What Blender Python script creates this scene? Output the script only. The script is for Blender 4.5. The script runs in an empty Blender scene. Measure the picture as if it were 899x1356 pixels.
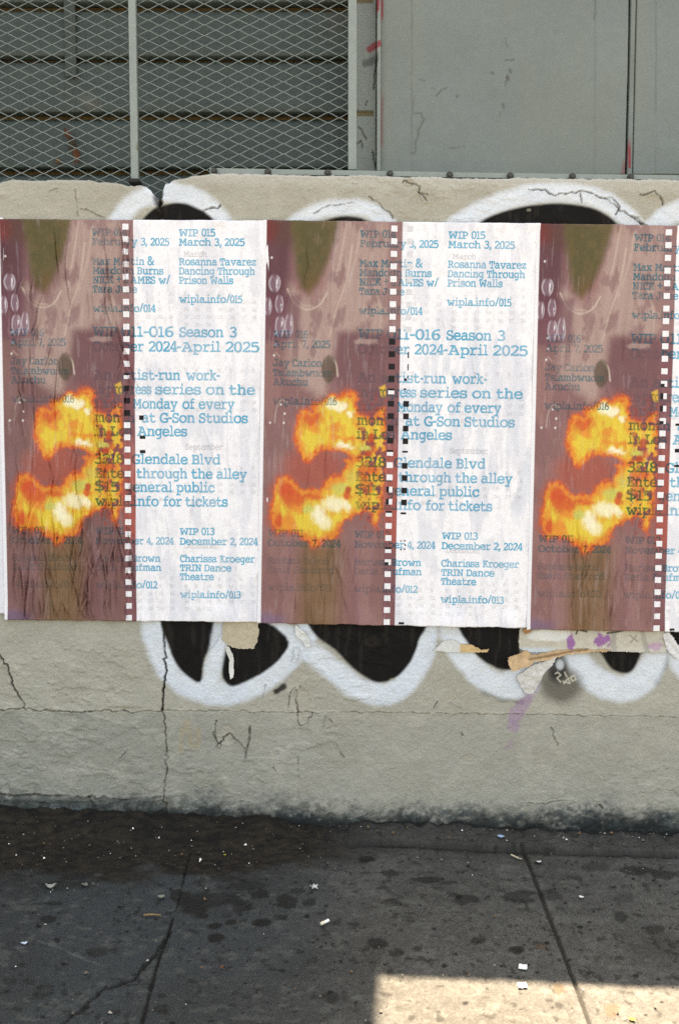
import bpy, bmesh, math, random
import numpy as np
from mathutils import Vector, Matrix

SC = bpy.context.scene
COL = SC.collection
R = math.radians
F32 = np.float32

# ------------------------------------------------------------------ camera
PITCH = 4.5
DIST = 2.5
CAMZ = 1.0126
camd = bpy.data.cameras.new('camera')
camd.sensor_fit = 'VERTICAL'; camd.sensor_height = 36.0; camd.sensor_width = 24.0
camd.lens = 35.0; camd.clip_start = 0.05; camd.clip_end = 2000
camd.dof.use_dof = True; camd.dof.focus_distance = 2.5; camd.dof.aperture_fstop = 6.3
cam = bpy.data.objects.new('camera', camd); COL.objects.link(cam)
cam.location = (0, -DIST, CAMZ); cam.rotation_euler = (R(90 - PITCH), 0, 0)
SC.camera = cam

# ------------------------------------------------------------------ light
SUN_EL = 76.0          # elevation; sideways lean is solved from the edge of the sun patch below
SUN_STRENGTH, SKY_STRENGTH, EXPOSURE = 5.0, 0.08, 2.9
FPX = 35.0 / 36.0 * 1356
cp, sp = math.cos(R(PITCH)), math.sin(R(PITCH))
SLOPE_Y, SLOPE_X = 0.0722, 0.040
def ray(px, py):
    a = (px - 449.5) / FPX; b = (678 - py) / FPX
    return np.array([a, cp + b * sp, -sp + b * cp])
def on_wall(px, py, Y=0.0):
    d = ray(px, py); t = (Y + DIST) / d[1]
    return np.array([d[0] * t, Y, CAMZ + d[2] * t])
def on_ground(px, py):
    d = ray(px, py)
    # CAMZ + t dz = SLOPE_Y*(-DIST + t dy) - SLOPE_X * t dx
    t = (-SLOPE_Y * DIST - CAMZ) / (d[2] - SLOPE_Y * d[1] + SLOPE_X * d[0])
    return np.array([d[0] * t, -DIST + d[1] * t, CAMZ + d[2] * t])
def proj(x, y, z):
    dy = y + DIST; dz = z - CAMZ
    depth = dy * cp - dz * sp
    v = dy * sp + dz * cp
    return 449.5 + x / depth * FPX, 678 - v / depth * FPX
def gz(x, y): return SLOPE_Y * y - SLOPE_X * x

PA, PB, PC = on_ground(503, 1294), on_ground(899, 1305), on_ground(500.5, 1356)
azv = (PA - PC)[:2]; azv = azv / np.linalg.norm(azv)
LDIR = np.array([azv[0] * math.cos(R(SUN_EL)), azv[1] * math.cos(R(SUN_EL)), math.sin(R(SUN_EL))])
sund = bpy.data.lights.new('sun', 'SUN'); sund.energy = SUN_STRENGTH; sund.angle = R(0.53); sund.color = (1.0, 0.925, 0.92)
sun = bpy.data.objects.new('sun', sund); COL.objects.link(sun)
sun.location = (0, 4, 8)
sun.rotation_euler = Vector(LDIR).to_track_quat('Z', 'Y').to_euler()
world = bpy.data.worlds.new('World'); SC.world = world; world.use_nodes = True
wn = world.node_tree; bg = wn.nodes['Background']
sky = wn.nodes.new('ShaderNodeTexSky'); sky.sky_type = 'NISHITA'; sky.sun_disc = False
sky.sun_elevation = R(SUN_EL); sky.sun_rotation = math.atan2(LDIR[0], LDIR[1])
sky.air_density = 1.0; sky.dust_density = 2.0; sky.ozone_density = 1.0
wn.links.new(sky.outputs[0], bg.inputs[0]); bg.inputs[1].default_value = SKY_STRENGTH
SC.view_settings.view_transform = 'Standard'; SC.view_settings.look = 'None'
SC.view_settings.exposure = EXPOSURE; SC.view_settings.gamma = 1.0
SC.view_settings.use_curve_mapping = False
SC.view_settings.use_white_balance = True; SC.view_settings.white_balance_temperature = 9700; SC.view_settings.white_balance_tint = 10
SC.render.engine = 'CYCLES'
SC.cycles.max_bounces = 6; SC.cycles.diffuse_bounces = 4
SC.cycles.use_denoising = False

# ------------------------------------------------------------------ number helpers
def S(r, g, b):
    def f(c):
        c /= 255.0
        return c / 12.92 if c <= 0.04045 else ((c + 0.055) / 1.055) ** 2.4
    return np.array([f(r), f(g), f(b)], F32)
def ss(a, b, x):
    t = np.clip((x - a) / (b - a), 0, 1); return t * t * (3 - 2 * t)
def lerp(a, b, t): return a + (b - a) * t
def mixc(c, col, a): return c + (np.asarray(col, F32) - c) * a[..., None]
_lat = np.random.default_rng(7).random((256, 256)).astype(F32)
def vnoise(x, y, seed=0):
    x = np.asarray(x, F32) + seed * 37.17; y = np.asarray(y, F32) + seed * 91.3
    xi = np.floor(x).astype(np.int32); yi = np.floor(y).astype(np.int32)
    fx = x - xi; fy = y - yi
    fx = fx * fx * (3 - 2 * fx); fy = fy * fy * (3 - 2 * fy)
    a = _lat[xi & 255, yi & 255]; b = _lat[(xi + 1) & 255, yi & 255]
    c = _lat[xi & 255, (yi + 1) & 255]; d = _lat[(xi + 1) & 255, (yi + 1) & 255]
    return (a + (b - a) * fx) * (1 - fy) + (c + (d - c) * fx) * fy
def fbm(x, y, seed=0, octs=4):
    s = 0; a = 0.5; n = 0
    for o in range(octs):
        s = s + a * vnoise(x * 2 ** o, y * 2 ** o, seed + o * 3); n += a; a *= 0.5
    return s / n                                  # 0..1, mean .5
def dist_line(X, Y, pts, far=60.0):
    """distance to an open polyline; 'far' beyond its surroundings"""
    pts = np.asarray(pts, F32)
    D = np.full(X.shape, far, F32)
    m = (X > pts[:, 0].min() - far) & (X < pts[:, 0].max() + far) & (Y > pts[:, 1].min() - far) & (Y < pts[:, 1].max() + far)
    if not m.any(): return D
    x = X[m]; y = Y[m]; d2 = np.full(x.shape, far * far, F32)
    for (ax, ay), (bx, by) in zip(pts[:-1], pts[1:]):
        vx, vy = bx - ax, by - ay; L = vx * vx + vy * vy + 1e-9
        t = np.clip(((x - ax) * vx + (y - ay) * vy) / L, 0, 1)
        d2 = np.minimum(d2, (x - ax - t * vx) ** 2 + (y - ay - t * vy) ** 2)
    D[m] = np.sqrt(d2); return D
def inside(X, Y, pts):
    pts = np.asarray(pts, F32); o = np.zeros(X.shape, bool)
    m = (X >= pts[:, 0].min()) & (X <= pts[:, 0].max()) & (Y >= pts[:, 1].min()) & (Y <= pts[:, 1].max())
    if not m.any(): return o
    x = X[m]; y = Y[m]; c = np.zeros(x.shape, bool)
    n = len(pts)
    for i in range(n):
        ax, ay = pts[i]; bx, by = pts[(i + 1) % n]
        if ay == by: continue
        c ^= ((ay > y) != (by > y)) & (x < (bx - ax) * (y - ay) / (by - ay) + ax)
    o[m] = c; return o
def sdf(X, Y, pts, far=60.0):
    """negative inside"""
    d = dist_line(X, Y, list(pts) + [pts[0]], far)
    return np.where(inside(X, Y, pts), -d, d)
def smooth(pts, n=6):
    """Catmull-Rom through the points"""
    p = [np.array(q, float) for q in pts]; p = [2 * p[0] - p[1]] + p + [2 * p[-1] - p[-2]]
    out = []
    for i in range(1, len(p) - 2):
        for k in range(n):
            t = k / n
            out.append(0.5 * (2 * p[i] + (p[i + 1] - p[i - 1]) * t + (2 * p[i - 1] - 5 * p[i] + 4 * p[i + 1] - p[i + 2]) * t * t + (3 * p[i] - p[i - 1] - 3 * p[i + 1] + p[i + 2]) * t ** 3))
    out.append(p[-2]); return [tuple(q) for q in out]
def wobble(pts, amp, step, seed):
    """a jagged version of a polyline (a crack)"""
    rg = np.random.default_rng(seed); out = []
    for a, b in zip(pts[:-1], pts[1:]):
        a = np.array(a, float); b = np.array(b, float); n = max(1, int(np.linalg.norm(b - a) / step))
        for k in range(n): out.append(a + (b - a) * k / n + rg.normal(0, amp, 2))
    out.append(np.array(pts[-1], float)); return out

# ------------------------------------------------------------------ object helpers
def tag(o, label=None, cat=None, group=None, kind=None):
    if label: o['label'] = label
    if cat: o['category'] = cat
    if group: o['group'] = group
    if kind: o['kind'] = kind
    return o
def thing(name, label, cat, loc=(0, 0, 0), group=None):
    o = bpy.data.objects.new(name, None); COL.objects.link(o); o.location = loc
    o.empty_display_size = 0.1
    return tag(o, label, cat, group)
def link(name, me, mat, parent=None):
    if mat: me.materials.append(mat)
    o = bpy.data.objects.new(name, me); COL.objects.link(o)
    if parent:
        o.parent = parent; o.location = -Vector(parent.location)
    return o
def mesh_np(name, V, Q, mat, parent=None, C=None, flat=False):
    """V (n,3), Q (m,4) or (m,3), C (n,3) linear colours"""
    V = np.ascontiguousarray(V, F32); Q = np.ascontiguousarray(Q, np.int32)
    me = bpy.data.meshes.new(name); k = Q.shape[1]
    me.vertices.add(len(V)); me.vertices.foreach_set('co', V.ravel())
    me.loops.add(Q.size); me.loops.foreach_set('vertex_index', Q.ravel())
    me.polygons.add(len(Q)); me.polygons.foreach_set('loop_start', np.arange(0, Q.size, k, dtype=np.int32))
    me.polygons.foreach_set('loop_total', np.full(len(Q), k, np.int32))
    if not flat: me.polygons.foreach_set('use_smooth', np.ones(len(Q), bool))
    if C is not None:
        a = me.color_attributes.new('Col', 'FLOAT_COLOR', 'POINT')
        a.data.foreach_set('color', np.concatenate([np.clip(C, 0, 1), np.ones((len(C), 1))], 1).astype(F32).ravel())
    me.update(calc_edges=True); me.validate()
    return link(name, me, mat, parent)
def grid_quads(ni, nj):
    i, j = np.meshgrid(np.arange(ni - 1), np.arange(nj - 1), indexing='ij')
    a = i * nj + j
    return np.stack([a, a + nj, a + nj + 1, a + 1], -1).reshape(-1, 4)
def compact(V, Q, C):
    u, inv = np.unique(Q, return_inverse=True)
    return V[u], inv.reshape(Q.shape), (None if C is None else C[u])
def axis(*segs):
    """breaks: (start, end, step) runs joined into one rising axis"""
    out = []
    for a, b, s in segs:
        n = max(1, int(round((b - a) / s))); out.append(np.linspace(a, b, n, endpoint=False))
    out.append(np.array([segs[-1][1]])); return np.concatenate(out)
def box_bm(bm, lo, hi, bev=0.0):
    r = bmesh.ops.create_cube(bm, size=1.0)
    for v in r['verts']:
        for k in range(3): v.co[k] = lo[k] + (v.co[k] + 0.5) * (hi[k] - lo[k])
    if bev > 0:
        es = list({e for v in r['verts'] for e in v.link_edges})
        bmesh.ops.bevel(bm, geom=es, offset=bev, segments=2, affect='EDGES', profile=0.5)
def bm_obj(name, bm, mat, parent=None, smooth_=False):
    me = bpy.data.meshes.new(name)
    bmesh.ops.recalc_face_normals(bm, faces=bm.faces)
    bm.to_mesh(me); bm.free()
    if smooth_:
        for p in me.polygons: p.use_smooth = True
    return link(name, me, mat, parent)
def box(name, lo, hi, mat, parent=None, bev=0.002):
    bm = bmesh.new(); box_bm(bm, lo, hi, bev); return bm_obj(name, bm, mat, parent)

# ------------------------------------------------------------------ materials
def material(name, color=None, attr=False, rough=0.8, var=0.12, vscale=40.0, bump=0.0, bscale=200.0, spec=0.3, metal=0.0, blot=None):
    m = bpy.data.materials.new(name); m.use_nodes = True
    nt = m.node_tree; N = nt.nodes; L = nt.links; p = N['Principled BSDF']
    p.inputs['Roughness'].default_value = rough; p.inputs['Metallic'].default_value = metal
    p.inputs['Specular IOR Level'].default_value = spec
    tc = N.new('ShaderNodeTexCoord')
    if attr:
        a = N.new('ShaderNodeAttribute'); a.attribute_name = 'Col'; base = a.outputs['Color']
    else:
        rgb = N.new('ShaderNodeRGB'); rgb.outputs[0].default_value = (*[float(c) for c in color], 1); base = rgb.outputs[0]
    nz = N.new('ShaderNodeTexNoise'); nz.inputs['Scale'].default_value = vscale; nz.inputs['Detail'].default_value = 6
    nz.inputs['Roughness'].default_value = 0.65
    L.new(tc.outputs['Object'], nz.inputs['Vector'])
    mr = N.new('ShaderNodeMapRange'); mr.inputs['From Min'].default_value = 0.25; mr.inputs['From Max'].default_value = 0.75
    mr.inputs['To Min'].default_value = 1 - var; mr.inputs['To Max'].default_value = 1 + var
    L.new(nz.outputs['Fac'], mr.inputs['Value'])
    mx = N.new('ShaderNodeVectorMath'); mx.operation = 'SCALE'
    L.new(base, mx.inputs[0]); L.new(mr.outputs[0], mx.inputs['Scale'])
    out = mx.outputs[0]
    if blot:
        n2 = N.new('ShaderNodeTexNoise'); n2.inputs['Scale'].default_value = blot[1]; n2.inputs['Detail'].default_value = 5
        L.new(tc.outputs['Object'], n2.inputs['Vector'])
        m2 = N.new('ShaderNodeMapRange'); m2.inputs['From Min'].default_value = blot[2]; m2.inputs['From Max'].default_value = blot[2] + 0.12
        L.new(n2.outputs['Fac'], m2.inputs['Value'])
        mm = N.new('ShaderNodeMix'); mm.data_type = 'RGBA'; mm.inputs['B'].default_value = (*[float(c) for c in blot[0]], 1)
        L.new(m2.outputs[0], mm.inputs['Factor']); L.new(out, mm.inputs['A']); out = mm.outputs['Result']
    L.new(out, p.inputs['Base Color'])
    if bump > 0:
        bn = N.new('ShaderNodeTexNoise'); bn.inputs['Scale'].default_value = bscale; bn.inputs['Detail'].default_value = 5
        L.new(tc.outputs['Object'], bn.inputs['Vector'])
        b = N.new('ShaderNodeBump'); b.inputs['Strength'].default_value = bump; b.inputs['Distance'].default_value = 0.004
        L.new(bn.outputs['Fac'], b.inputs['Height']); L.new(b.outputs[0], p.inputs['Normal'])
    return m
M = {}
M['ground'] = material('dirty_concrete', attr=True, rough=0.85, var=0.42, vscale=240, bump=0.4, bscale=260, spec=0.25)
M['wall'] = material('painted_stucco', attr=True, rough=0.85, var=0.08, vscale=120, bump=0.55, bscale=190, spec=0.25)
M['paper'] = material('printed_paper', attr=True, rough=0.62, var=0.035, vscale=60, bump=0.08, bscale=400, spec=0.3)
M['ink'] = material('printed_ink', attr=True, rough=0.6, var=0.12, vscale=250, spec=0.25)
M['panel'] = material('painted_metal_sheet', attr=True, rough=0.55, var=0.05, vscale=90, bump=0.06, bscale=300, spec=0.4)
M['fence'] = material('grey_painted_steel', S(142, 152, 147) * .66, rough=0.5, var=0.12, vscale=60, spec=0.4)
M['steel'] = material('galvanised_painted_steel', S(146, 155, 149) * .85, rough=0.5, var=0.10, vscale=50, spec=0.4, blot=(S(110, 100, 85), 25, 0.66))
M['plain'] = material('grey_render', S(132, 138, 132), rough=0.8, var=0.1, vscale=8)
M['roof'] = material('roof_felt', S(90, 90, 88), rough=0.9)
M['dark'] = material('dark_iron', S(34, 34, 32), rough=0.6, var=0.2)
M['bolt'] = material('weathered_bolt', S(70, 70, 66), rough=0.6, var=0.3, vscale=400)
M['asphalt'] = material('asphalt', (0.055, 0.055, 0.057), rough=0.9, var=0.3, vscale=60, bump=0.5, bscale=300)
M['kerb'] = material('kerb_concrete', S(150, 146, 138), rough=0.85, var=0.15)
M['earth'] = material('far_ground', (0.13, 0.12, 0.10), rough=0.95, var=0.2, vscale=2)

# ================================================================== SETTING: pavement, kerb, road, far ground
KERB_Y = -3.4
def build_pavement():
    xs = axis((-14, -1.15, 0.12), (-1.15, 1.15, 0.0028), (1.15, 14, 0.12))
    ys = axis((KERB_Y, -0.96, 0.06), (-0.96, -0.45, 0.0034), (-0.45, 0.0, 0.0042), (0.0, 0.12, 0.03))
    X, Y = np.meshgrid(xs, ys, indexing='ij'); X = X.astype(F32); Y = Y.astype(F32)
    Z = gz(X, Y)
    PX, PY = proj(X, Y, Z)
    PX = np.clip(PX, -3000, 4000).astype(F32); PY = np.clip(PY, 600, 2400).astype(F32)
    # relief
    n1 = fbm(X * 5, Y * 5, 3); n2 = fbm(X * 45, Y * 45, 5); n3 = fbm(X * 160, Y * 160, 9, 2)
    Z = Z + (n1 - .5) * .008 + (n2 - .5) * .0030 + (n3 - .5) * .0016
    jA = dist_line(PX, PY, smooth([(256, 1112), (252, 1128), (243, 1165), (237, 1190), (222, 1237), (207, 1282), (188, 1356), (160, 1460)]))
    crack = dist_line(PX, PY, wobble([(226, 1232), (212, 1255), (190, 1281), (176, 1298), (138, 1309), (112, 1332), (82, 1356), (30, 1410)], 1.2, 6, 4))
    jB = dist_line(PX, PY, [(690, 1125), (697, 1137), (730, 1222), (770, 1328), (781, 1358), (812, 1450)])
    scr = dist_line(PX, PY, [(48, 1246), (76, 1254), (112, 1270), (140, 1281)])
    wA = .7 + 1.7 * ss(1150, 1330, PY); wob = (n2 - .5) * 3
    gA = 1 - ss(wA * .5, wA * 1.5, jA + wob); gC = 1 - ss(.9, 3.0, crack + wob); gB = 1 - ss(1.4, 3.6, jB + wob * .5)
    Z = Z - gA * .006 - gC * .005 - gB * .005
    # the low ledge along the foot of the wall
    edge = -0.085 - 0.02 * fbm(X * 3, X * 0 + .5, 21) + .006 * (n2 - .5)
    led = ss(-.004, .004, Y - edge) * ss(430, 500, PX)
    Z = Z + led * .016
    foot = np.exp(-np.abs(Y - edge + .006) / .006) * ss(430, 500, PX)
    # heaped dirt on the left along the wall
    Z = Z + (1 - ss(330, 470, PX)) * ss(-.16, -.01, Y) * (.014 + .02 * n1) + ss(-.075, -.008, Y) * .022 * (fbm(X * 38, Y * 38, 67) - .42) + ss(-.2, -.05, Y) * .004 * (fbm(X * 80, Y * 80, 69) - .5)
    # colour of the concrete itself
    C = np.zeros(X.shape + (3,), F32) + S(110, 106, 101)
    C = C * (0.82 + 0.36 * fbm(X * 9, Y * 9, 31))[..., None] * (0.82 + 0.36 * n2)[..., None] * (0.72 + .56 * n3)[..., None]
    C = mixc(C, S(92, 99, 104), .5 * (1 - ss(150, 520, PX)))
    C = mixc(C, S(70, 80, 84), .62 * (1 - ss(250, 560, PX + 160 * (n1 - .5))))      # darker and bluer towards the left
    C = mixc(C, S(66, 62, 55), .25 * ss(.50, .70, fbm(X * 4.3, Y * 4.3, 41)))
    C = mixc(C, S(158, 155, 146), .22 * ss(.60, .72, fbm(X * 38, Y * 60, 47)))
    C = mixc(C, S(40, 38, 33), .6 * ss(.66, .76, fbm(X * 60, Y * 60, 53, 3)))
    # damp dirt along the wall
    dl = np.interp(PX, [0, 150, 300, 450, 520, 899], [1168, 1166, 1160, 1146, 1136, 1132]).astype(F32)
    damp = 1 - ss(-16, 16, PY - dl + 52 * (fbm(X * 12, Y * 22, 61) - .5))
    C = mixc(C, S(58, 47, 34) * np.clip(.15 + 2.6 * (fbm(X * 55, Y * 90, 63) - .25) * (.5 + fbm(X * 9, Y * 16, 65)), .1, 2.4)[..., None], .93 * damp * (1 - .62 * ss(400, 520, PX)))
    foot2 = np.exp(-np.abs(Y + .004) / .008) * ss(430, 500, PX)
    C = mixc(C, S(20, 18, 14), np.clip(foot + foot2, 0, 1) * .95)  # dark lines along the ledge front and the wall base
    spots = [(283,1226,12,5.5,.9),(288,1241,13,6.5,.92),(307,1220,8,4,.9),(348,1221,14,6,.92),(268,1212,10,5,.9),(320,1199,15,8,.75),(380,1192,14,10,.8),
        (345,1184,13,7,.8),(285,1189,34,10,.7),(330,1172,30,6,.6),(300,1163,22,5,.5),(255,1200,20,12,.85),(240,1185,14,10,.8),(372,1214,10,4,.7),(395,1180,12,5,.6),(410,1195,9,6,.7),(425,1207,9,4,.6),
        (500,1250,14,7,.75),(523,1262,11,6,.7),(553,1257,7,4,.7),(634,1246,11,5.5,.75),(638,1243,7,4,.5),(683,1258,10,6,.85),(712,1250,8,3.5,.6),(617,1190,17,7,.7),
        (692,1187,24,9,.7),(725,1186,20,8,.5),(520,1196,12,6,.55),(540,1218,9,5,.4),(820,1213,10,8,.65),(826,1190,16,6,.4),(868,1230,14,7,.65),(438,1320,17,9,.7),(215,1338,12,7,.6),(130,1260,17,8,.6),(150,1260,8,5,.6),
        (64,1218,11,5,.75),(60,1312,15,9,.55),(14,1298,9,6,.5),(485,1139,13,5,.95),(565,1164,20,4,.75),(515,1157,14,4,.7),(595,1168,14,3,.6),(780,1288,7,2.5,.8),(841,1292,4,2.5,.9),(445,1320,10,6,.4),
        (455,1319,6,9,.3),(675,1294,4,2,.9),(76,1246,5,4,.85),(77,1137,5,6,.9),(70,1196,12,2.5,.8),(300,1282,4,3,.5),(840,1153,26,6,.7),(880,1160,22,6,.7),(790,1148,20,6,.5),(100,1160,20,6,.7),(90,1172,40,7,.5)]
    bl = np.zeros(X.shape, F32)
    for (sx, sy, rx, ry, a) in spots:
        d = ((PX - sx) / rx) ** 2 + ((PY - sy) / ry) ** 2
        m = d < 4
        if m.any():
            bl[m] = np.maximum(bl[m], a * (1 - ss(.55, 1.25, d[m] + 1.5 * (n2[m] - .5))))
    C = mixc(C, S(37, 36, 31), bl)
    rg = np.random.default_rng(5)
    sm = np.zeros(X.shape, F32)
    for k in range(260):                                                  # small black gum and tar specks
        sx, sy = rg.uniform(-10, 910), rg.uniform(1140, 1380)
        r = rg.choice([1.2, 1.6, 2.2, 3.4], p=[.4, .35, .18, .07]); ix = np.searchsorted(xs, on_ground(sx, sy)[0]); iy = np.searchsorted(ys, on_ground(sx, sy)[1])
        a0, a1 = max(0, ix - 8), ix + 8; b0, b1 = max(0, iy - 8), iy + 8
        d = ((PX[a0:a1, b0:b1] - sx) / (r * 1.3)) ** 2 + ((PY[a0:a1, b0:b1] - sy) / (r * .8)) ** 2
        sm[a0:a1, b0:b1] = np.maximum(sm[a0:a1, b0:b1], .9 * (1 - ss(.5, 1.3, d)))
    C = mixc(C, S(26, 25, 24), sm)
    pale = np.zeros(X.shape, F32)
    for k in range(150):                                                  # worn pale scuffs
        sx, sy = rg.uniform(-10, 910), rg.uniform(1140, 1360)
        rx = rg.uniform(2, 8); ry = rx * rg.uniform(.3, .5); g = on_ground(sx, sy); ix = np.searchsorted(xs, g[0]); iy = np.searchsorted(ys, g[1])
        a0, a1 = max(0, ix - 14), ix + 14; b0, b1 = max(0, iy - 10), iy + 10
        d = ((PX[a0:a1, b0:b1] - sx) / rx) ** 2 + ((PY[a0:a1, b0:b1] - sy) / ry) ** 2 + 2 * (n2[a0:a1, b0:b1] - .5)
        pale[a0:a1, b0:b1] = np.maximum(pale[a0:a1, b0:b1], rg.uniform(.06, .26) * (1 - ss(.4, 1.2, d)))
    C = mixc(C, S(150, 150, 146), pale)
    C = mixc(C, S(150, 152, 152), .4 * (1 - ss(.3, 1.6, scr)))
    C = mixc(C, S(34, 31, 26), .85 * gA); C = mixc(C, S(34, 32, 27), .8 * gC); C = mixc(C, S(44, 40, 33), .8 * gB)
    br = 0
    for sx, sy, rx, ry in ((810, 1338, 13, 8), (739, 1309, 8, 7), (715, 1254, 9, 5)):
        br = np.maximum(br, 1 - ss(.3, 1.4, ((PX - sx) / rx) ** 2 + ((PY - sy) / ry) ** 2 + 2 * (n2 - .5)))
    C = mixc(C, S(122, 92, 62), .5 * br)
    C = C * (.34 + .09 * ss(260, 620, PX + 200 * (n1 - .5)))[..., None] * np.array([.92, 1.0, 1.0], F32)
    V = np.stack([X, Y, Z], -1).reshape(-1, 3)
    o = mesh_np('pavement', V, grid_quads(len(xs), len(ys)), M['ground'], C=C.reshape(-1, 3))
    tag(o, kind='structure')
build_pavement()

def sloped_strip(name, y0, y1, lift0, lift1, mat, x=60, thick=None):
    bm = bmesh.new(); vs = []
    for (xx, yy, l) in ((-x, y0, lift0), (x, y0, lift0), (x, y1, lift1), (-x, y1, lift1)):
        vs.append(bm.verts.new((xx, yy, gz(0, min(yy, 0) if yy > KERB_Y else KERB_Y) - SLOPE_X * xx + l)))
    f = bm.faces.new(vs)
    if thick:
        r = bmesh.ops.extrude_face_region(bm, geom=[f])
        for v in r['geom']:
            if isinstance(v, bmesh.types.BMVert): v.co.z -= thick
    return tag(bm_obj(name, bm, mat), kind='structure')
sloped_strip('kerb', KERB_Y - .15, KERB_Y - .003, 0, 0.0, M['kerb'], 14, .3)
sloped_strip('road', KERB_Y - 9.0, KERB_Y - .153, -.13, -.13, M['asphalt'], 60)
sloped_strip('ground', -400, 400, -.5, -.5, M['earth'], 400)

# ================================================================== THE CONCRETE WALL
def ground_shift(px): return 0
def wall_top_px(PX):
    pts = [(-700,240),(0,243),(20,238),(110,238),(140,240),(160,243),(172,246),(190,246),(200,250),(205,255),(207.5,262),(209.5,264),(212,258),(216,252),(219,248),(222,243),(228,242),(233,237),(240,237),(265,231),(280,229),(300,229),(460,232),(560,234),(650,236),(700,234),(760,236),(850,237),(899,238),(1700,242)]
    a = np.array(pts, float); return np.interp(PX, a[:, 0], a[:, 1])

GRAF_WHITE = [  # polylines, half width, in wall-pixel coordinates of the photograph
    (smooth([(200, 815), (206, 845), (219, 878), (243, 903), (280, 917), (318, 914), (350, 899), (380, 872), (402, 845), (415, 815)]), 15),
    (smooth([(278, 912), (283, 880), (290, 850), (297, 812)]), 11),
    (smooth([(338, 812), (366, 832), (392, 850), (418, 868), (446, 891), (476, 912), (505, 919), (528, 912), (548, 890), (560, 862), (567, 812)]), 14),
    (smooth([(592, 812), (602, 848), (620, 878), (645, 899), (675, 910), (698, 905)]), 15),
    (smooth([(676, 902), (700, 884), (724, 868), (745, 850)]), 15),
    (smooth([(752, 850), (770, 884), (795, 905), (825, 913), (850, 900), (866, 874), (873, 835)]), 16),
    (smooth([(880, 822), (890, 850), (905, 885), (935, 905)]), 13),
    (smooth([(140, 318), (160, 290), (178, 269), (202, 258), (235, 255), (265, 266), (288, 285), (300, 310)]), 12),
    (smooth([(372, 318), (395, 294), (422, 280), (455, 274), (488, 279), (512, 296), (530, 318)]), 10),
    (smooth([(580, 318), (612, 294), (645, 274), (692, 259), (740, 254), (790, 263), (826, 284), (856, 318)]), 12),
    (smooth([(862, 304), (884, 286), (915, 272)]), 13)]
GRAF_BLACK = [
    [(217, 812), (298, 812), (290, 845), (271, 872), (265, 903), (240, 887), (225, 858)],
    [(297, 812), (345, 820), (382, 850), (358, 884), (322, 904), (304, 908), (295, 894), (297, 868), (304, 845)],
    [(418, 812), (557, 812), (553, 850), (545, 873), (530, 892), (510, 903), (490, 900), (468, 885), (443, 860), (415, 838)],
    [(607, 812), (688, 812), (686, 850), (690, 878), (668, 887), (640, 875), (618, 850)],
    [(792, 850), (847, 850), (841, 880), (829, 891), (811, 886), (800, 872)],
    [(884, 812), (930, 812), (925, 875), (905, 866), (890, 848)],
    [(186, 296), (200, 280), (216, 272), (238, 269), (260, 275), (284, 292), (284, 312), (186, 312)],
    [(428, 296), (450, 287), (478, 289), (492, 300), (460, 312)],
    [(622, 304), (655, 284), (700, 273), (745, 270), (788, 277), (816, 296), (820, 312), (622, 312)]]
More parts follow.
